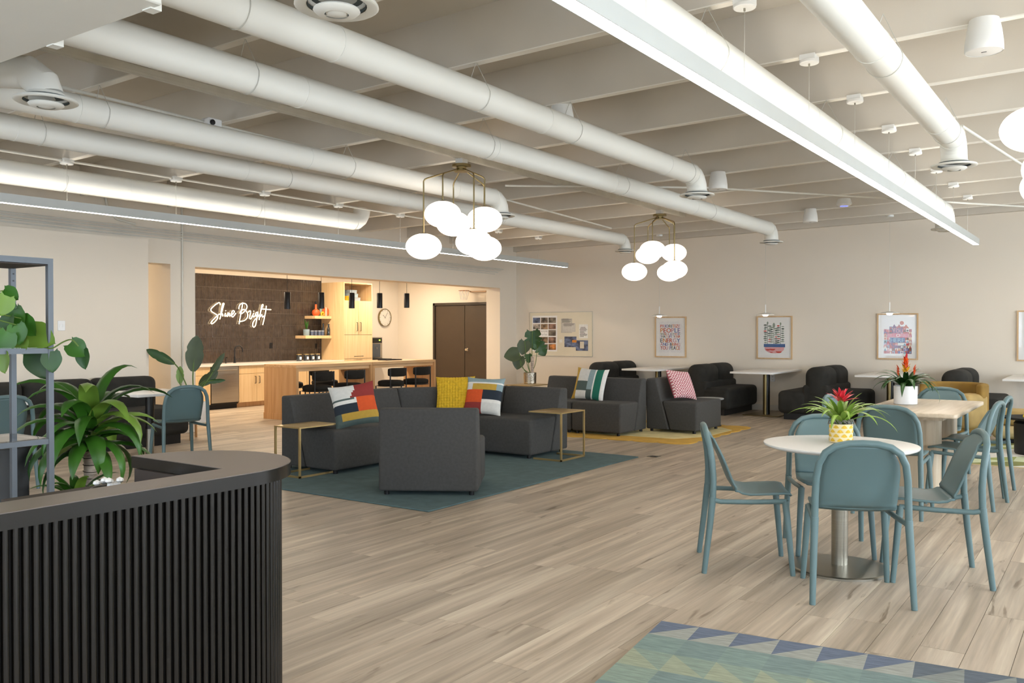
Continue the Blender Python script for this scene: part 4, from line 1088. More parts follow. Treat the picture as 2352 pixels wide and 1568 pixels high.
# clock, bottle filler, hoop
t = thing('wall_clock', 'round wall clock with brass rim right of the tall cabinet', 'clock', (KX, 14.92, 1.72))
tr = Matrix.Rotation(R(90), 4, 'Y')
B().lathe([(.2, 0), (.205, .01), (.205, .05), (.195, .055), (.192, .04)], n=48, capt=False).xf(tr).build('rim', 'brass', t, ang=40)
B().lathe([(.193, .03), (.193, .036)], n=48).xf(tr).build('face', P('E5E0D4'), t)
b = B()
for k in range(12):
    a = R(30 * k); b.add([(.042, .155 * math.sin(a) + .004 * math.cos(a), .155 * math.cos(a) - .004 * math.sin(a)), (.042, .155 * math.sin(a) - .004 * math.cos(a), .155 * math.cos(a) + .004 * math.sin(a)), (.042, .185 * math.sin(a) - .004 * math.cos(a), .185 * math.cos(a) + .004 * math.sin(a)), (.042, .185 * math.sin(a) + .004 * math.cos(a), .185 * math.cos(a) - .004 * math.sin(a))], [(0, 1, 2, 3)])
b.build('hour_marks', 'brass', t, smooth=False)
for a, l in ((35, .14), (-52, .095)):
    B().tube([(.045, -.02 * math.sin(R(a)), -.02 * math.cos(R(a))), (.045, l * math.sin(R(a)), l * math.cos(R(a)))], .003, 5).build('hand', 'blackmetal', t)
t = thing('bottle_filler', 'grey wall mounted water bottle filler beside the tall cabinet', 'water fountain', (KX, 14.5, 0))
B().rbox(0, .12, -.12, .24, .72, 1.27, .008, 2).build('housing', 'stainless', t)
B().box(.12, .126, -.1, .22, 1.14, 1.25).build('control_panel', 'darksteel', t, smooth=False)
emissive('green_led', 'B9E64A', 2.0)
B().box(.126, .129, .12, .17, 1.19, 1.215).build('indicator', 'green_led', t, smooth=False)
B().box(.119, .124, -.07, .17, .82, 1.12).build('niche', 'greymetal', t, smooth=False)
B().rbox(0, .4, -.15, .27, .70, .79, .015, 2).build('basin', 'darksteel', t)
B().tube([(.13, .02, 1.05), (.16, .02, 1.04), (.16, .02, 1.0)], .008, 8).build('spout', 'chrome', t)
t = thing('basketball_hoop', 'small basketball hoop with white net above the double doors', 'hoop', (-11.78, 15.1, 2.29))
B().tube([(.115 * math.cos(R(a)), .115 * math.sin(R(a)), 0) for a in range(0, 360, 15)], .006, 6, True).build('rim', P('B98A6A'), t)
for k in range(10):
    for s in (1, -1):
        B().tube([((.115 - .05 * q) * math.cos(R(36 * k + s * 30 * q)), (.115 - .05 * q) * math.sin(R(36 * k + s * 30 * q)), -.2 * q) for q in (0, .25, .5, .75, 1)], .0035, 4).build('net_cord', 'white', t)
B().box(-.02, .42, .23, .29, -.03, .0).box(-.02, .02, .1, .29, -.015, .0).build('bracket', P('C7A98C'), t, smooth=False)
# ------------------------------------------------------------------ globe chandeliers
RV, FV = Vector((.821, .571, 0)), Vector((-.571, .821, 0))
def make_chandelier():
    t = thing('chandelier', '-', 'lamp')
    B().rbox(-.045, .045, -.045, .045, 0, .055, .004, 1).build('junction_box', 'whitemetal', t)
    B().lathe([(.09, -.002), (.095, -.006), (.095, -.028), (.09, -.03)], n=32).build('canopy', 'brass', t)
    B().lathe([(.05, -.03), (.05, -.066), (.075, -.068), (.075, -.074), (.05, -.076)], n=24).build('hub', 'brass', t)
    for (a, f, z) in ((-.37, -.05, 2.235), (-.165, -.27, 2.52), (-.10, .30, 2.50), (.225, .08, 2.515), (.135, -.30, 2.25), (.215, .30, 2.25)):
        q = RV * a + FV * f; n = q.normalized(); zz = z - 3.05; L = q.length
        e = -.045 - .30 * L
        g = thing('x', '', ''); bpy.data.objects.remove(g)
        pts_ = [tuple(n * .045 + Vector((0, 0, -.05))), tuple(n * (L - .035) + Vector((0, 0, e + .012))), tuple(n * (L - .012) + Vector((0, 0, e))), tuple(q + Vector((0, 0, e - .02))), tuple(q + Vector((0, 0, e - .05))), tuple(q + Vector((0, 0, zz + .12)))]
        arm = B().tube(pts_, .0075, 8).build('arm', 'brass', t)
        B().lathe([(.035, .122), (.055, .118), (.02, .135)], (q.x, q.y, zz), 20).build('globe_cap', 'brass', arm)
        prof = [(.177 * math.sin(R(k)), -.127 * math.cos(R(k))) for k in range(0, 181, 9)]; prof[0] = (.001, -.127); prof[-1] = (.001, .127)
        B().lathe(prof, (q.x, q.y, zz), 36, capb=False, capt=False).build('globe', 'globe', arm, ang=180)
    return t
ch0 = make_chandelier()
for k, (lab, loc, rz) in enumerate((('brass chandelier with six white globes, nearer one above the lounge group', (-5.365, 6.84, 3.05), 0),
                                    ('brass chandelier with six white globes, farther one before the back wall', (-5.35, 11.33, 3.05), R(4)),
                                    ('white globe chandelier cut off by the right picture edge', (-.09, 5.70, 3.06), R(-93)))):
    o = ch0 if k == 0 else copy_tree(ch0)
    o.location = loc; o.rotation_euler = (0, 0, rz); o['label'] = lab; o['group'] = 'globe chandeliers'
B().box(-.045, .045, -.045, .045, .055, .19).build('junction_box', 'whitemetal', o, smooth=False)

# small disc pendants over the booth tables
for lab, X in (('small white disc pendant in front of the lettered poster', -6.85), ('small white disc pendant in front of the potted plants poster', -4.91), ('small white disc pendant in front of the village poster', -2.96)):
    t = thing('disc_pendant', lab, 'lamp', (X, 14.5, 1.68), 0, 'disc pendants over the booth tables')
    B().lathe([(.145, 0), (.146, .004), (.09, .02), (.03, .03), (.012, .035)], n=40, capb=False).build('shade', 'whitemetal', t, ang=60)
    B().lathe([(.001, -.028), (.03, -.024), (.045, -.01), (.05, .008)], n=24, capb=False, capt=False).build('bulb', 'pendant_glow', t, ang=180)
    B().cyl((0, 0, .03), (0, 0, .17), .009, n=12).build('stem', 'whitemetal', t)
    B().cyl((0, 0, .17), (0, 0, zb(X) - 1.68 - .03), .002, n=6).build('cord', 'wire', t)
    B().lathe([(.055, zb(X) - 1.71), (.055, zb(X) - 1.68)], n=24).build('canopy', 'whitemetal', t)

# ------------------------------------------------------------------ pictures on the back wall
PAL = ['3F4250', 'D0502F', '75609A', 'D9822C', 'CE8B98', '6B6F4A', 'B93D2D', '4A62A0']
def frame(label, x0, x1, z0, z1):
    t = thing('framed_picture', label, 'picture', ((x0 + x1) / 2, 15.4, (z0 + z1) / 2), 0, 'framed posters on the back wall')
    w_, h_, r = (x1 - x0) / 2, (z1 - z0) / 2, .022
    for nm, a in (('frame_rail', (-w_, w_, h_ - r, h_)), ('frame_rail', (-w_, w_, -h_, -h_ + r)), ('frame_rail', (-w_, -w_ + r, -h_ + r, h_ - r)), ('frame_rail', (w_ - r, w_, -h_ + r, h_ - r))):
        B().box(a[0], a[1], -.03, 0, a[2], a[3]).build(nm, 'framewood', t, smooth=False)
    B().box(-w_ + r, w_ - r, -.012, -.004, -h_ + r, h_ - r).build('mat_board', 'paper', t, smooth=False)
    B().box(-w_ + r, w_ - r, -.024, -.022, -h_ + r, h_ - r).build('glass', 'pane', t, smooth=False)
    return t, w_, h_
def flat(b, poly, mi=0, y=-.0125):
    b.add([(p[0], y, p[1]) for p in poly], [tuple(range(len(poly)))], mi)
LET = {}
def letter(ch):
    if ch not in LET:
        v, f = text_mesh(ch); xs = [p[0] for p in v]; ys = [p[1] for p in v]
        LET[ch] = (v, f, min(xs), max(xs), min(ys), max(ys))
    return LET[ch]
def fit_text(b, s, x0, x1, z0, z1, mfn, gap=.12, y=-.0128, bold=0):
    """caps stretched to fill a line box, one colour index per letter"""
    ws = [.35 if c == ' ' else (letter(c)[3] - letter(c)[2]) for c in s]
    k = (x1 - x0) / (sum(ws) + gap * (len(s) - 1)); cur = x0
    for i, c in enumerate(s):
        if c != ' ':
            v, f, a, a2, c0, c1 = letter(c)
            for off in ((0, bold) if bold else (0,)):
                b.add([(cur + (p[0] - a) * k + off, y - off * .1, z0 + (p[1] - c0) / (c1 - c0) * (z1 - z0)) for p in v], f, mfn(i))
        cur += (ws[i] + gap) * k
t, w_, h_ = frame('framed poster lettered PRIORITIZE PEOPLE in many colours', -7.356, -6.716, .909, 1.68)
fx = lambda u: -w_ + 2 * w_ * u
fz = lambda v: -h_ + 2 * h_ * v
b = B()
flat(b, [(fx(.12), fz(.12)), (fx(.88), fz(.12)), (fx(.88), fz(.88)), (fx(.12), fz(.88))])
b.build('print_sheet', P('EDEBEA'), t, smooth=False)
b = B()
for s, va, vb, seed in (('PRIORITIZE', .733, .806, 1), ('PEOPLE', .61, .719, 3), ('WORK & ACTIVITIES', .555, .594, 5), ('THAT LIFT YOUR', .485, .541, 2), ('ENERGY', .366, .465, 0), ('AND BRING', .287, .356, 4), ('YOU PEACE', .188, .277, 6)):
    fit_text(b, s, fx(.17), fx(.80), fz(va), fz(vb), lambda i, q=seed: (i * 3 + q) % 8, .1, bold=.004)
b.build('lettering', [P(c) for c in PAL], t, smooth=False)
# potted plants print
t, w_, h_ = frame('framed poster of stylised potted plants in a blue and red pot', -5.365, -4.731, .912, 1.673)
b = B(); cs = [P(c) for c in ('2F5C94', 'C8402F', 'E3A6A8', '5F7164', '8F9A88', 'C98A86', '33453C')]
g = lambda x, y: (fx((x - 205) / 425), fz((760 - y) / 525))
flat(b, [g(290, 615), g(545, 615), g(545, 575), g(290, 575)], 0)
bowl = [g(300, 615)] + [g(417 - 117 * math.cos(R(a)), 630 + 60 * math.sin(R(a))) for a in range(0, 181, 15)] + [g(534, 615)]
flat(b, bowl, 2)
for (x, y, r) in ((340, 640, 28), (395, 635, 34), (470, 665, 36), (380, 675, 18)):
    flat(b, [g(x + r * math.cos(R(a)), y + .6 * r * math.sin(R(a))) for a in range(0, 181, 20)], 1, -.0128)
def ell(x, y, rx, ry, mi, yy=-.0128): flat(b, [g(x + rx * math.cos(R(a)), y - ry * math.sin(R(a))) for a in range(0, 360, 30)], mi, yy)
rnd = random.Random(5)
for x, top in ((335, 320), (410, 350), (490, 330)):
    flat(b, [g(x - 3, 575), g(x + 3, 575), g(x + 3, top), g(x - 3, top)], 3)
    ell(x, top, 10 if x != 410 else 15, 18 if x != 410 else 32, 4)
    y = top + 25; s = -1
    while y < 565:
        ell(x + s * rnd.uniform(22, 30), y, rnd.uniform(15, 24), rnd.uniform(6, 9), rnd.choice((3, 3, 4, 6, 5, 1) if rnd.random() < .35 else (3, 4, 6))); s = -s; y += rnd.uniform(9, 15)
b.build('plant_print', cs, t, smooth=False)
# village collage print
t, w_, h_ = frame('framed poster with a colourful village reading YOU BELONG HERE', -3.332, -2.703, .939, 1.696)
g = lambda x, y: (fx((x - 1650) / 492), fz((768 - y) / 563))
cs = [P(c) for c in ('C9683F', 'B85C52', '4A5A94', 'D79AA0', '7A4E72', 'E6C9A8', '8EB0C2', 'C03F34', '5A4A40', 'E8E2DA', 'D8707E')]
b = B(); rnd = random.Random(9); n = 10
for i in range(n):
    for j in range(10):
        x0, x1_ = 1733 + 332 * i / n, 1733 + 332 * (i + 1) / n; y0, y1 = 365 + 330 * j / 10, 365 + 330 * (j + 1) / 10
        if j == 0 and (i < 2 or i > 7): continue
        c = rnd.randrange(10); flat(b, [g(x0, y1), g(x1_, y1), g(x1_, y0), g(x0, y0)], c)
        k = rnd.random(); c2 = rnd.choice([q for q in range(10) if q != c])
        if k < .3: flat(b, [g(x0, y1), g(x1_, y1), g((x0 + x1_) / 2, y0)], c2, -.0127)
        elif k < .6: flat(b, [g((x0 + x1_) / 2 + 12 * math.cos(R(a)), (y0 + y1) / 2 - 12 * math.sin(R(a))) for a in range(0, 360, 30)], c2, -.0127)
        elif k < .8: flat(b, [g(x0 + 8, y1), g(x0 + 20, y1), g(x0 + 20, y0 + 8), g(x0 + 8, y0 + 8)], c2, -.0127)
for (x, y, w2, c) in ((1858, 385, 30, 4), (1915, 385, 32, 1), (1998, 388, 36, 0)):
    flat(b, [g(x - w2, y), g(x + w2, y), g(x, y - 48)], c, -.0128)
flat(b, [g(1948 + 24 * math.cos(R(a)), 322 - 24 * math.sin(R(a))) for a in range(0, 360, 20)], 0, -.0128)
flat(b, [g(1772, 497), g(2025, 497), g(2025, 450), g(1772, 450)], 10, -.0129)
flat(b, [g(1805, 560), g(1985, 560), g(1985, 500), g(1805, 500)], 2, -.0129)
flat(b, [g(1830, 445), g(1962, 445), g(1962, 392), g(1830, 392)], 4, -.0129)
fit_text(b, 'YOU', *[g(1836, 0)[0], g(1956, 0)[0]], g(0, 440)[1], g(0, 397)[1], lambda i: 3, .1, -.0133, .003)
fit_text(b, 'BELONG', *[g(1780, 0)[0], g(2018, 0)[0]], g(0, 493)[1], g(0, 454)[1], lambda i: 9 if i == 3 else 3, .1, -.0133, .003)
fit_text(b, 'HERE', *[g(1812, 0)[0], g(1978, 0)[0]], g(0, 556)[1], g(0, 505)[1], lambda i: 6, .08, -.0133, .004)
b.build('village_print', cs, t, smooth=False)
frame('framed poster cut off by the right picture edge', -1.316, -.68, .948, 1.719)

# pin board with photographs
t = thing('pin_board', 'cream pin board with photo sheet and clippings beside the column', 'pin board', (-9.487, 15.3985, 1.346))
B().box(-.757, .757, -.022, 0, -.455, .455).build('board', 'cream', t, smooth=False)
B().box(-.757, .757, -.024, -.02, .45, .456).box(-.757, .757, -.024, -.02, -.456, -.45).box(.752, .757, -.024, -.02, -.45, .45).box(-.757, -.752, -.024, -.02, -.45, .45).build('edging', 'greytop', t, smooth=False)
gx = lambda x: -.757 + 1.514 * (x - 205) / 770
gz = lambda y: .455 - .91 * (y - 190) / 550
def sheet(nm, x0, y0, x1, y1, m, d=.0225, th=.0012): return B().box(gx(x0), gx(x1), -d - th, -d, gz(y1), gz(y0)).build(nm, m, t, smooth=False)
sheet('photo_sheet', 240, 235, 552, 682, 'paper')
ph = [M('photo_%d' % k, c, .5, var=.85, vs=v, stretch=(1, 1, 1.6)) for k, (c, v) in enumerate((('8A6A5A', 9), ('7A6A5C', 12), ('6E6458', 10), ('A09488', 12), ('8C7256', 11), ('5E6A86', 10), ('B4743A', 9)))]
k = 0
for r, (ya, yb) in enumerate(((258, 325), (338, 405), (415, 487), (502, 578), (590, 662))):
    for c, (xa, xb) in enumerate(((250, 340), (350, 437), (445, 537))):
        if r == 2 and c == 1:
            b = B()
            fit_text(b, 'BEFORE', gx(357), gx(432), gz(438), gz(421), lambda i: 0, .4, -.0245); fit_text(b, '/', gx(390), gx(396), gz(460), gz(446), lambda i: 0, .2, -.0245); fit_text(b, 'AFTER', gx(362), gx(428), gz(482), gz(465), lambda i: 0, .4, -.0245)
            b.build('lettering', P('3A3A3A'), t, smooth=False); continue
        sheet('photo', xa, ya, xb, yb, ph[(5 if k == 0 else 6 if r == 4 and c == 2 else k % 5)], .0237); k += 1
sheet('clipping', 600, 272, 735, 450, P('C9C3B6')); sheet('clipping', 620, 330, 775, 437, P('CFCAC0'), .024)
b = B(); rnd = random.Random(2)
for (x0, y0, x1, y1, n) in ((605, 276, 730, 326, 5), (626, 336, 770, 372, 3), (825, 380, 915, 505, 9)):
    for i in range(n):
        yy = y0 + (y1 - y0) * i / n; b.box(gx(x0 + rnd.uniform(0, 12)), gx(x1 - rnd.uniform(0, 40)), -.0262, -.026, gz(yy + (y1 - y0) / n * .45), gz(yy))
o = b.build('newsprint_lines', P('6A665E'), t, smooth=False); o['kind'] = 'stuff'
sheet('note', 818, 345, 922, 515, P('EFECE6')); sheet('card', 578, 530, 615, 570, P('EAE6DC'))
sheet('photo', 642, 495, 787, 625, ph[5]); sheet('photo', 780, 540, 925, 668, ph[5], .024); sheet('sticker', 737, 537, 788, 568, P('D98A2E'), .0255); sheet('photo', 830, 556, 878, 640, P('DCD2BE'), .0255)

t = thing('light_switch', 'white light switch plate on the left wall above the banquette', 'switch', (-10.45, 5.55, 1.47))
B().rbox(0, .008, -.045, .045, -.06, .06, .003, 1).build('plate', 'white', t)
for y in (-.02, .02): B().box(.008, .013, y - .008, y + .008, -.02, .02).build('toggle', 'white', t, smooth=False)
t = thing('wall_outlet', 'white wall outlet under the second booth table', 'outlet', (-5.08, 15.4, .574))
B().rbox(-.04, .04, -.008, 0, -.06, .06, .003, 1).build('plate', 'white', t)
for z in (-.025, .025): B().box(-.015, .015, -.0095, -.008, z - .012, z + .012).build('socket', 'trim', t, smooth=False)

# ------------------------------------------------------------------ plants
def blade(parent, base, az, el, L, W, droop, mat, n=9, fold=.25, prof=None, twist=0, name='leaf'):
    """arching strap leaf: elevation el at the base, bending down by droop (deg) along its length"""
    base = Vector(base); p = base.copy(); sp = [p.copy()]; ds = L / n
    for i in range(n):
        e = R(el - droop * ((i + .5) / n) ** 1.3); p = p + Vector((math.cos(az) * math.cos(e), math.sin(az) * math.cos(e), math.sin(e))) * ds; sp.append(p.copy())
    pf = prof or (lambda t: min(1, (t * 5 + .35)) * max(0, 1 - t ** 3.2))
    v = []; f = []
    for i, q in enumerate(sp):
        tn = (sp[min(i + 1, n)] - sp[max(i - 1, 0)]).normalized()
        a = Vector((-math.sin(az), math.cos(az), 0)); nr = a.cross(tn)
        if twist: a = a * math.cos(twist * i / n) + nr * math.sin(twist * i / n); nr = a.cross(tn)
        w_ = W / 2 * max(.02, pf(i / n))
        v += [q + a * w_ - nr * 0 , q + a * w_ * .5 + nr * (-w_ * fold * .6), q + nr * (-w_ * fold), q - a * w_ * .5 + nr * (-w_ * fold * .6), q - a * w_]
    for i in range(n):
        for k in range(4): f.append((i * 5 + k, i * 5 + k + 1, (i + 1) * 5 + k + 1, (i + 1) * 5 + k))
    return B().add(v, f).build(name, mat, parent, ang=180)
def heart(parent, pos, tip, nrm, s, mat, name='leaf', cuts=False):
    """broad heart shaped leaf lying in the plane of tip and side, slightly folded at the midrib"""
    tip = Vector(tip).normalized(); nrm = Vector(nrm); nrm = (nrm - tip * nrm.dot(tip)).normalized(); side = tip.cross(nrm)
    pos = Vector(pos); n = 12; v = []; f = []
    for i in range(n + 1):
        t = i / n; w_ = (math.sin(PI * min(1, t * 1.0)) ** .55 * (1 - .55 * t)) * .62 * s
        if i == 0: w_ = .28 * s
        if cuts and i in (4, 7): w_ *= .62
        c = pos + tip * (t - .45) * s - nrm * (.12 * s * t * t)
        back = -tip * (.12 * s if i < 3 else 0)
        v += [c + side * w_ + nrm * .10 * w_ + back, c + side * w_ * .5 - nrm * .02 * s, c - nrm * .05 * s, c - side * w_ * .5 - nrm * .02 * s, c - side * w_ + nrm * .10 * w_ + back]
    for i in range(n):
        for k in range(4): f.append((i * 5 + k, i * 5 + k + 1, (i + 1) * 5 + k + 1, (i + 1) * 5 + k))
    return B().add(v, f).build(name, mat, parent, ang=180)
rnd = random.Random(21)
# corn plant
t = thing('corn_plant', 'leafy corn plant with a pale trunk behind the metal shelf', 'plant', (-5.03, 2.84, 0))
B().lathe([(.13, 0), (.15, .02), (.18, .36), (.165, .36), (.16, .32)], n=28).build('pot', 'planterblack', t)
B().lathe([(.158, .33), (.001, .335)], n=24, capb=False, capt=False).build('soil', 'soil', t)
B().tube([(.0, 0, .3), (.008, .0, .45), (-.004, .005, .6), (.0, 0, .74)], [.04, .039, .038, .037], 18).build('trunk', 'trunk', t)
for k in range(9):
    z = .36 + .042 * k
    B().tube([(.0395 * math.cos(R(a)), .0395 * math.sin(R(a)), z + .004 * math.sin(R(a + k * 50))) for a in range(0, 360, 30)], .002, 4, True).build('trunk_ring', 'soil', t)
mm = ['leaf', 'leaf', 'leaf_d', 'leaf', 'leaf_l']
for k in range(42):
    az = k * 2.399 + rnd.uniform(-.3, .3); lv = k / 42
    el = 5 + 72 * lv ** 1.1 + rnd.uniform(-8, 8); L = .36 + .12 * lv + rnd.uniform(-.04, .08)
    blade(t, (.03 * math.cos(az), .03 * math.sin(az), .70 + .20 * lv), az, el, L, .10 + rnd.uniform(-.015, .015), rnd.uniform(85, 150), mm[k % 5], fold=.35, twist=rnd.uniform(-.5, .5))
for k in range(14):
    az = k * 2.399; blade(t, (.05 + .02 * math.cos(az), -.11 + .02 * math.sin(az), .42), az, 35 + 3 * k, .24 + .004 * k, .06, 85, mm[(k + 1) % 5], fold=.35)
# pothos on the upper shelf board
t = thing('pothos', 'trailing pothos with heart shaped leaves on the upper shelf board', 'plant', (-4.42, 1.80, 1.324))
B().lathe([(.06, 0), (.075, .01), (.085, .12), (.078, .12), (.075, .1)], n=24).build('pot', 'white', t)
CAMN = Vector((.55, -.80, .22))
for (p, s, d) in [((-4.322,2.049,1.577),0.07,(0.9,0.5)),((-4.293,2.008,1.524),0.081,(-0.3,0.9)),((-4.295,2.068,1.464),0.091,(0.3,0.9)),((-4.304,2.025,1.433),0.082,(-0.2,0.9)),((-4.24,2.045,1.392),0.081,(0.2,0.9)),((-4.269,2.0,1.351),0.089,(-0.3,0.9)),((-4.261,2.152,1.377),0.121,(0.9,0.35)),((-4.246,1.98,1.261),0.08,(0.1,1)),((-4.295,2.177,1.255),0.131,(0.3,0.95)),((-4.21,2.188,1.26),0.083,(0.1,1)),((-4.159,2.284,1.318),0.084,(0.8,0.6)),((-4.135,2.301,1.271),0.08,(0.1,1)),((-4.254,2.096,1.427),0.087,(0.6,0.8)),((-4.247,2.064,1.341),0.07,(0.1,1)),((-4.369,2.077,1.502),0.075,(0.6,0.4))]:
    lp = Vector(p) - Vector((-4.42, 1.80, 1.324)); tip = RV * d[0] - Vector((0, 0, 1)) * d[1] + CAMN * .15
    heart(t, lp, tip, CAMN + RV * rnd.uniform(-.5, .5) + Vector((0, 0, rnd.uniform(-.1, .5))), s * 1.25, rnd.choice(['leaf', 'leaf', 'leaf_d', 'leaf_l']))
    root_ = Vector((0, 0, .12)); mid = (root_ + lp) / 2 + Vector((0, 0, .05))
    if d[0] > -.25 and lp.length < .42: B().tube(smooth_path([root_, mid, lp - tip.normalized() * s * .5], 4), .0028, 5).build('stem', 'stem', t)
vine = [Vector(p) - Vector((-4.42, 1.80, 1.324)) for p in [(-4.309,2.119,1.319),(-4.258,2.155,1.329),(-4.21,2.188,1.319),(-4.163,2.22,1.35),(-4.129,2.244,1.36),(-4.104,2.262,1.329)]]
B().tube(smooth_path([Vector((0, 0, .12)), Vector((.1, .15, .06))] + vine, 4), .0035, 6).build('vine', 'stem', t)
t = thing('tall_planter', 'tall black planter box behind the metal shelf legs', 'planter', (-5.28, 2.42, 0))
B().prism([(-.13, -.13), (.13, -.13), (.13, .13), (-.13, .13)], 0, .74, 'Z', .012, 2).build('body', 'planterblack', t)
B().box(-.1, .1, -.1, .1, .735, .745).build('soil', 'soil', t, smooth=False)

# monstera in a silver pot
M('silver', 'B9B2A4', .22, 1.0, bump=.5, bs=60)
base = Vector((-8.40, 12.62, .50))
t = thing('monstera', 'monstera with split leaves in a hammered silver pot on gold table', 'plant', base)
B().lathe([(.10, 0), (.108, .008), (.112, .19), (.104, .195), (.1, .17)], n=32).build('pot', 'silver', t)
B().lathe([(.1, .165), (.001, .17)], n=24, capb=False, capt=False).build('soil', 'soil', t)
B().tube([(.03, .02, .15), (.032, .02, .46)], .026, 14).build('moss_pole', 'trunk', t)
for dx, dz, tx, tz, s, m_, cut in ((.06, .76, .1, -.9, .34, 'leaf_d', True), (.19, .60, .5, -.85, .26, 'leaf_d', True), (-.11, .63, -.2, -1, .25, 'leaf_o', False), (-.30, .50, -1, -.25, .28, 'leaf_o', False), (-.20, .37, -.2, -1, .24, 'leaf_o', False), (-.03, .44, .1, -1, .16, 'leaf_d', True)):
    c = RV * dx + Vector((0, 0, dz)); tip = RV * tx + Vector((0, 0, tz)) + CAMN * .1
    heart(t, c, tip, CAMN + RV * rnd.uniform(-.3, .3), s, m_, cuts=cut)
    B().tube(smooth_path([Vector((.01, .01, .16)), c * .5 + Vector((0, 0, .05)), c - tip.normalized() * s * .42], 5), .006, 6).build('stem', 'stem', t)
# bird of paradise near the kitchen opening
base = Vector((-9.93, 7.0, 0))
t = thing('bird_of_paradise', 'bird of paradise plant with tall paddle leaves beside the column', 'plant', base)
for a in (45, 135, 225, 315): B().tube([(.2 * math.cos(R(a)), .2 * math.sin(R(a)), 0), (.17 * math.cos(R(a)), .17 * math.sin(R(a)), .34)], .016, 8).build('leg', 'oak', t)
B().lathe([(.14, .2), (.17, .22), (.18, .48), (.165, .48), (.16, .45)], n=28).build('pot', 'white', t)
pad = lambda t_: math.sin(PI * min(1, t_ * .97 + .03)) ** .6
def paddle(dx, z, azr, el, L, W, droop, m_, df=0):
    c = RV * dx + FV * df + Vector((0, 0, z)); az = math.atan2(azr.y, azr.x)
    blade(t, c, az, el, L, W, droop, m_, 10, .2, pad)
    B().tube(smooth_path([Vector((0, 0, .46)), Vector((c.x * .3, c.y * .3, (z + .46) / 2)), c], 5), .008, 6).build('stem', 'stem', t)
def paddle2(dx, z, tx, tz, L, W, m_):
    """leaf that shows its broad side to the room"""
    c = RV * dx + Vector((0, 0, z)); tip = (RV * tx + Vector((0, 0, tz))).normalized(); nr = (-FV + RV * .25); nr = (nr - tip * nr.dot(tip)).normalized(); sd = tip.cross(nr)
    v = []; f = []; n = 12
    for i in range(n + 1):
        w_ = W / 2 * max(.03, pad(i / n)) * (.86 if i in (7,) else 1); q = c + tip * L * i / n - nr * .05 * L * (i / n) ** 2
        v += [q + sd * w_ + nr * .2 * w_, q + sd * w_ * .5 + nr * .05 * w_, q, q - sd * w_ * .5 + nr * .05 * w_, q - sd * w_ + nr * .2 * w_]
    for i in range(n):
        for k in range(4): f.append((i * 5 + k, i * 5 + k + 1, (i + 1) * 5 + k + 1, (i + 1) * 5 + k))
    B().add(v, f).build('leaf', m_, t, ang=180)
    B().tube(smooth_path([Vector((0, 0, .46)), Vector((c.x * .4, c.y * .4, (z + .46) / 2)), c, c + tip * L * .9 - nr * .05 * L], 5), [.009] * 11 + [.008, .006, .005, .004, .002], 6).build('stem', 'stem', t)
paddle2(.0, .88, .10, 1, .47, .23, 'leaf_o')
paddle2(-.24, .98, -1, .5, .42, .13, 'leaf_d')
paddle2(-.17, .72, .0, 1, .23, .10, 'leaf_l')
paddle2(.08, .70, .75, .55, .30, .14, 'leaf_o')
paddle2(.20, .78, .55, .9, .40, .09, 'leaf_o')
paddle2(.16, .74, 1, .1, .26, .06, 'leaf_d')

# bromeliad on the round table
base = Vector((-1.372, 5.41, .74))
t = thing('bromeliad', 'bright green bromeliad with red flower in a yellow patterned pot', 'plant', base)
B().lathe([(.060, 0), (.0665, .004), (.0675, .11), (.063, .112), (.06, .09)], n=36).build('pot', P('E9D6A8'), t)
b = B()
for r in range(4):
    for k in range(9):
        a = 2 * PI * (k + .5 * (r % 2)) / 9; z = .02 + .026 * r
        v = []
        for q in range(0, 9):
            u, w_ = -.5 + q / 8, .5 * math.sin(PI * q / 8)
            v.append(((.0683) * math.cos(a + u * .55), .0683 * math.sin(a + u * .55), z - .009 + w_ * .034))
        v.append((.0683 * math.cos(a), .0683 * math.sin(a), z - .012)); b.add(v, [tuple(range(10))])
b.build('pot_pattern', P('E0B53A'), t, smooth=False)
b = B()
rn = random.Random(4)
for k in range(60):
    a = rn.uniform(0, 6.28); r = rn.uniform(.02, .065); 
    b.tube(smooth_path([(r * math.cos(a), r * math.sin(a), .10 + rn.uniform(0, .03)), ((r + .01) * math.cos(a + .4), (r + .01) * math.sin(a + .4), .125 + rn.uniform(0, .02)), ((r + .012) * math.cos(a + .9), (r + .012) * math.sin(a + .9), .105)], 3), .0016, 4)
o = b.build('spanish_moss', 'moss', t); o['kind'] = 'stuff'
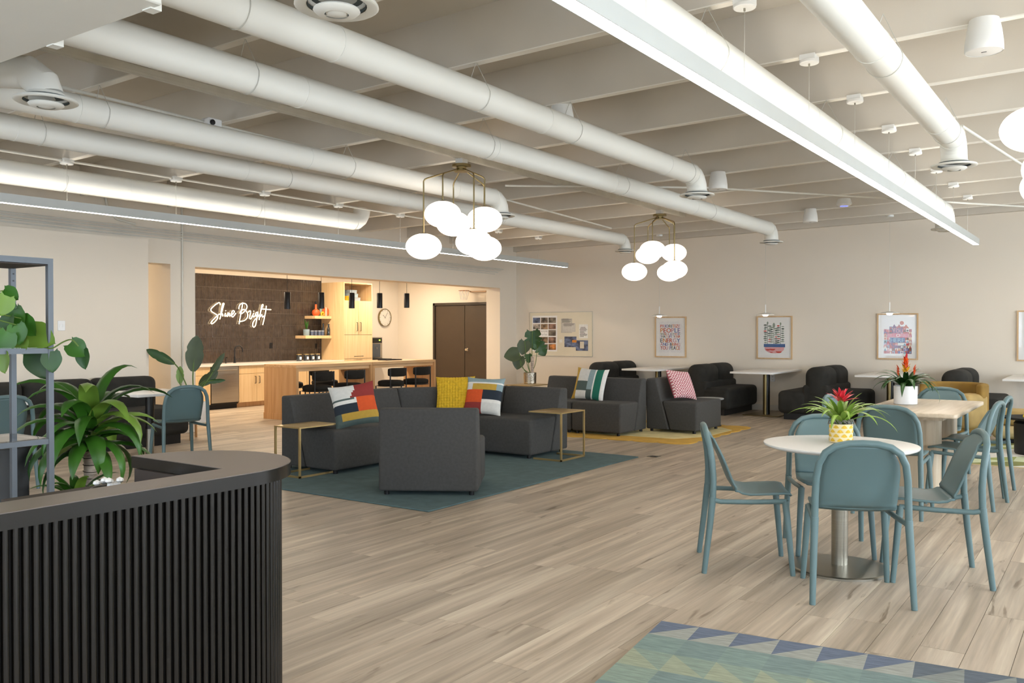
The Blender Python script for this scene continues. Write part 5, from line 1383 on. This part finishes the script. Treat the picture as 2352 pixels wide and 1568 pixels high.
for k in range(30):
    az = k * 2.399; lv = k / 30
    blade(t, (.012 * math.cos(az), .012 * math.sin(az), .10), az, 42 + 40 * lv + rn.uniform(-6, 6), .35 - .13 * lv + rn.uniform(-.03, .03), .034, 100 - 35 * lv + rn.uniform(-15, 20), 'leaf_b', 12, .3)
for k in range(16):
    az = k * 2.399; lv = k / 16
    blade(t, (0, 0, .235 + .02 * lv), az, 28 + 52 * lv, .11 - .03 * lv, .028, 25, 'bract_r', 6, .3, name='flower_bract')
B().tube([(0, 0, .1), (0, 0, .2), (0, 0, .25)], [.012, .014, .015], 10).build('flower_stem', 'leaf_b', t)
# guzmania on the wooden table
base = Vector((-1.60, 8.52, .745))
t = thing('guzmania', 'dark green guzmania with orange flower spike in a white pot', 'plant', base)
B().lathe([(.092, 0), (.098, .004), (.1, .165), (.095, .167), (.09, .14)], n=40).build('pot', 'white', t)
B().lathe([(.091, .14), (.001, .145)], n=24, capb=False, capt=False).build('soil', 'soil', t)
for k in range(26):
    az = k * 2.399; lv = k / 26
    blade(t, (.02 * math.cos(az), .02 * math.sin(az), .15), az, 38 + 38 * lv + rn.uniform(-6, 6), .36 - .12 * lv + rn.uniform(-.03, .03), .05, 125 - 45 * lv + rn.uniform(-10, 20), 'leaf_d', 11, .3)
for k in range(22):
    az = k * 2.399; lv = k / 22
    blade(t, (0, 0, .27 + .13 * lv), az, 45 + 30 * lv, .075 - .025 * lv, .03, 20, 'bract_o' if lv > .35 else 'bract_y', 6, .3, name='flower_bract')
for (dx, L) in ((-.06, .13), (.07, .12)):
    p = RV * dx
    for k in range(6): blade(t, (p.x, p.y, .25 + .012 * k), math.atan2(p.y, p.x) + (.5 if k % 2 else -.5), 60, .06, .016, 10, 'bract_o', 5, .3, name='flower_bract')
    B().tube([(p.x * .2, p.y * .2, .15), (p.x, p.y, .28)], .005, 6).build('flower_stem', 'stem', t)
B().tube([(0, 0, .14), (0, 0, .3), (0, 0, .42)], [.012, .012, .006], 10).build('flower_stem', 'bract_o', t)
blade(t, (0, 0, .40), 1.0, 80, .07, .03, 10, 'bract_r', 6, .3, name='flower_bract')
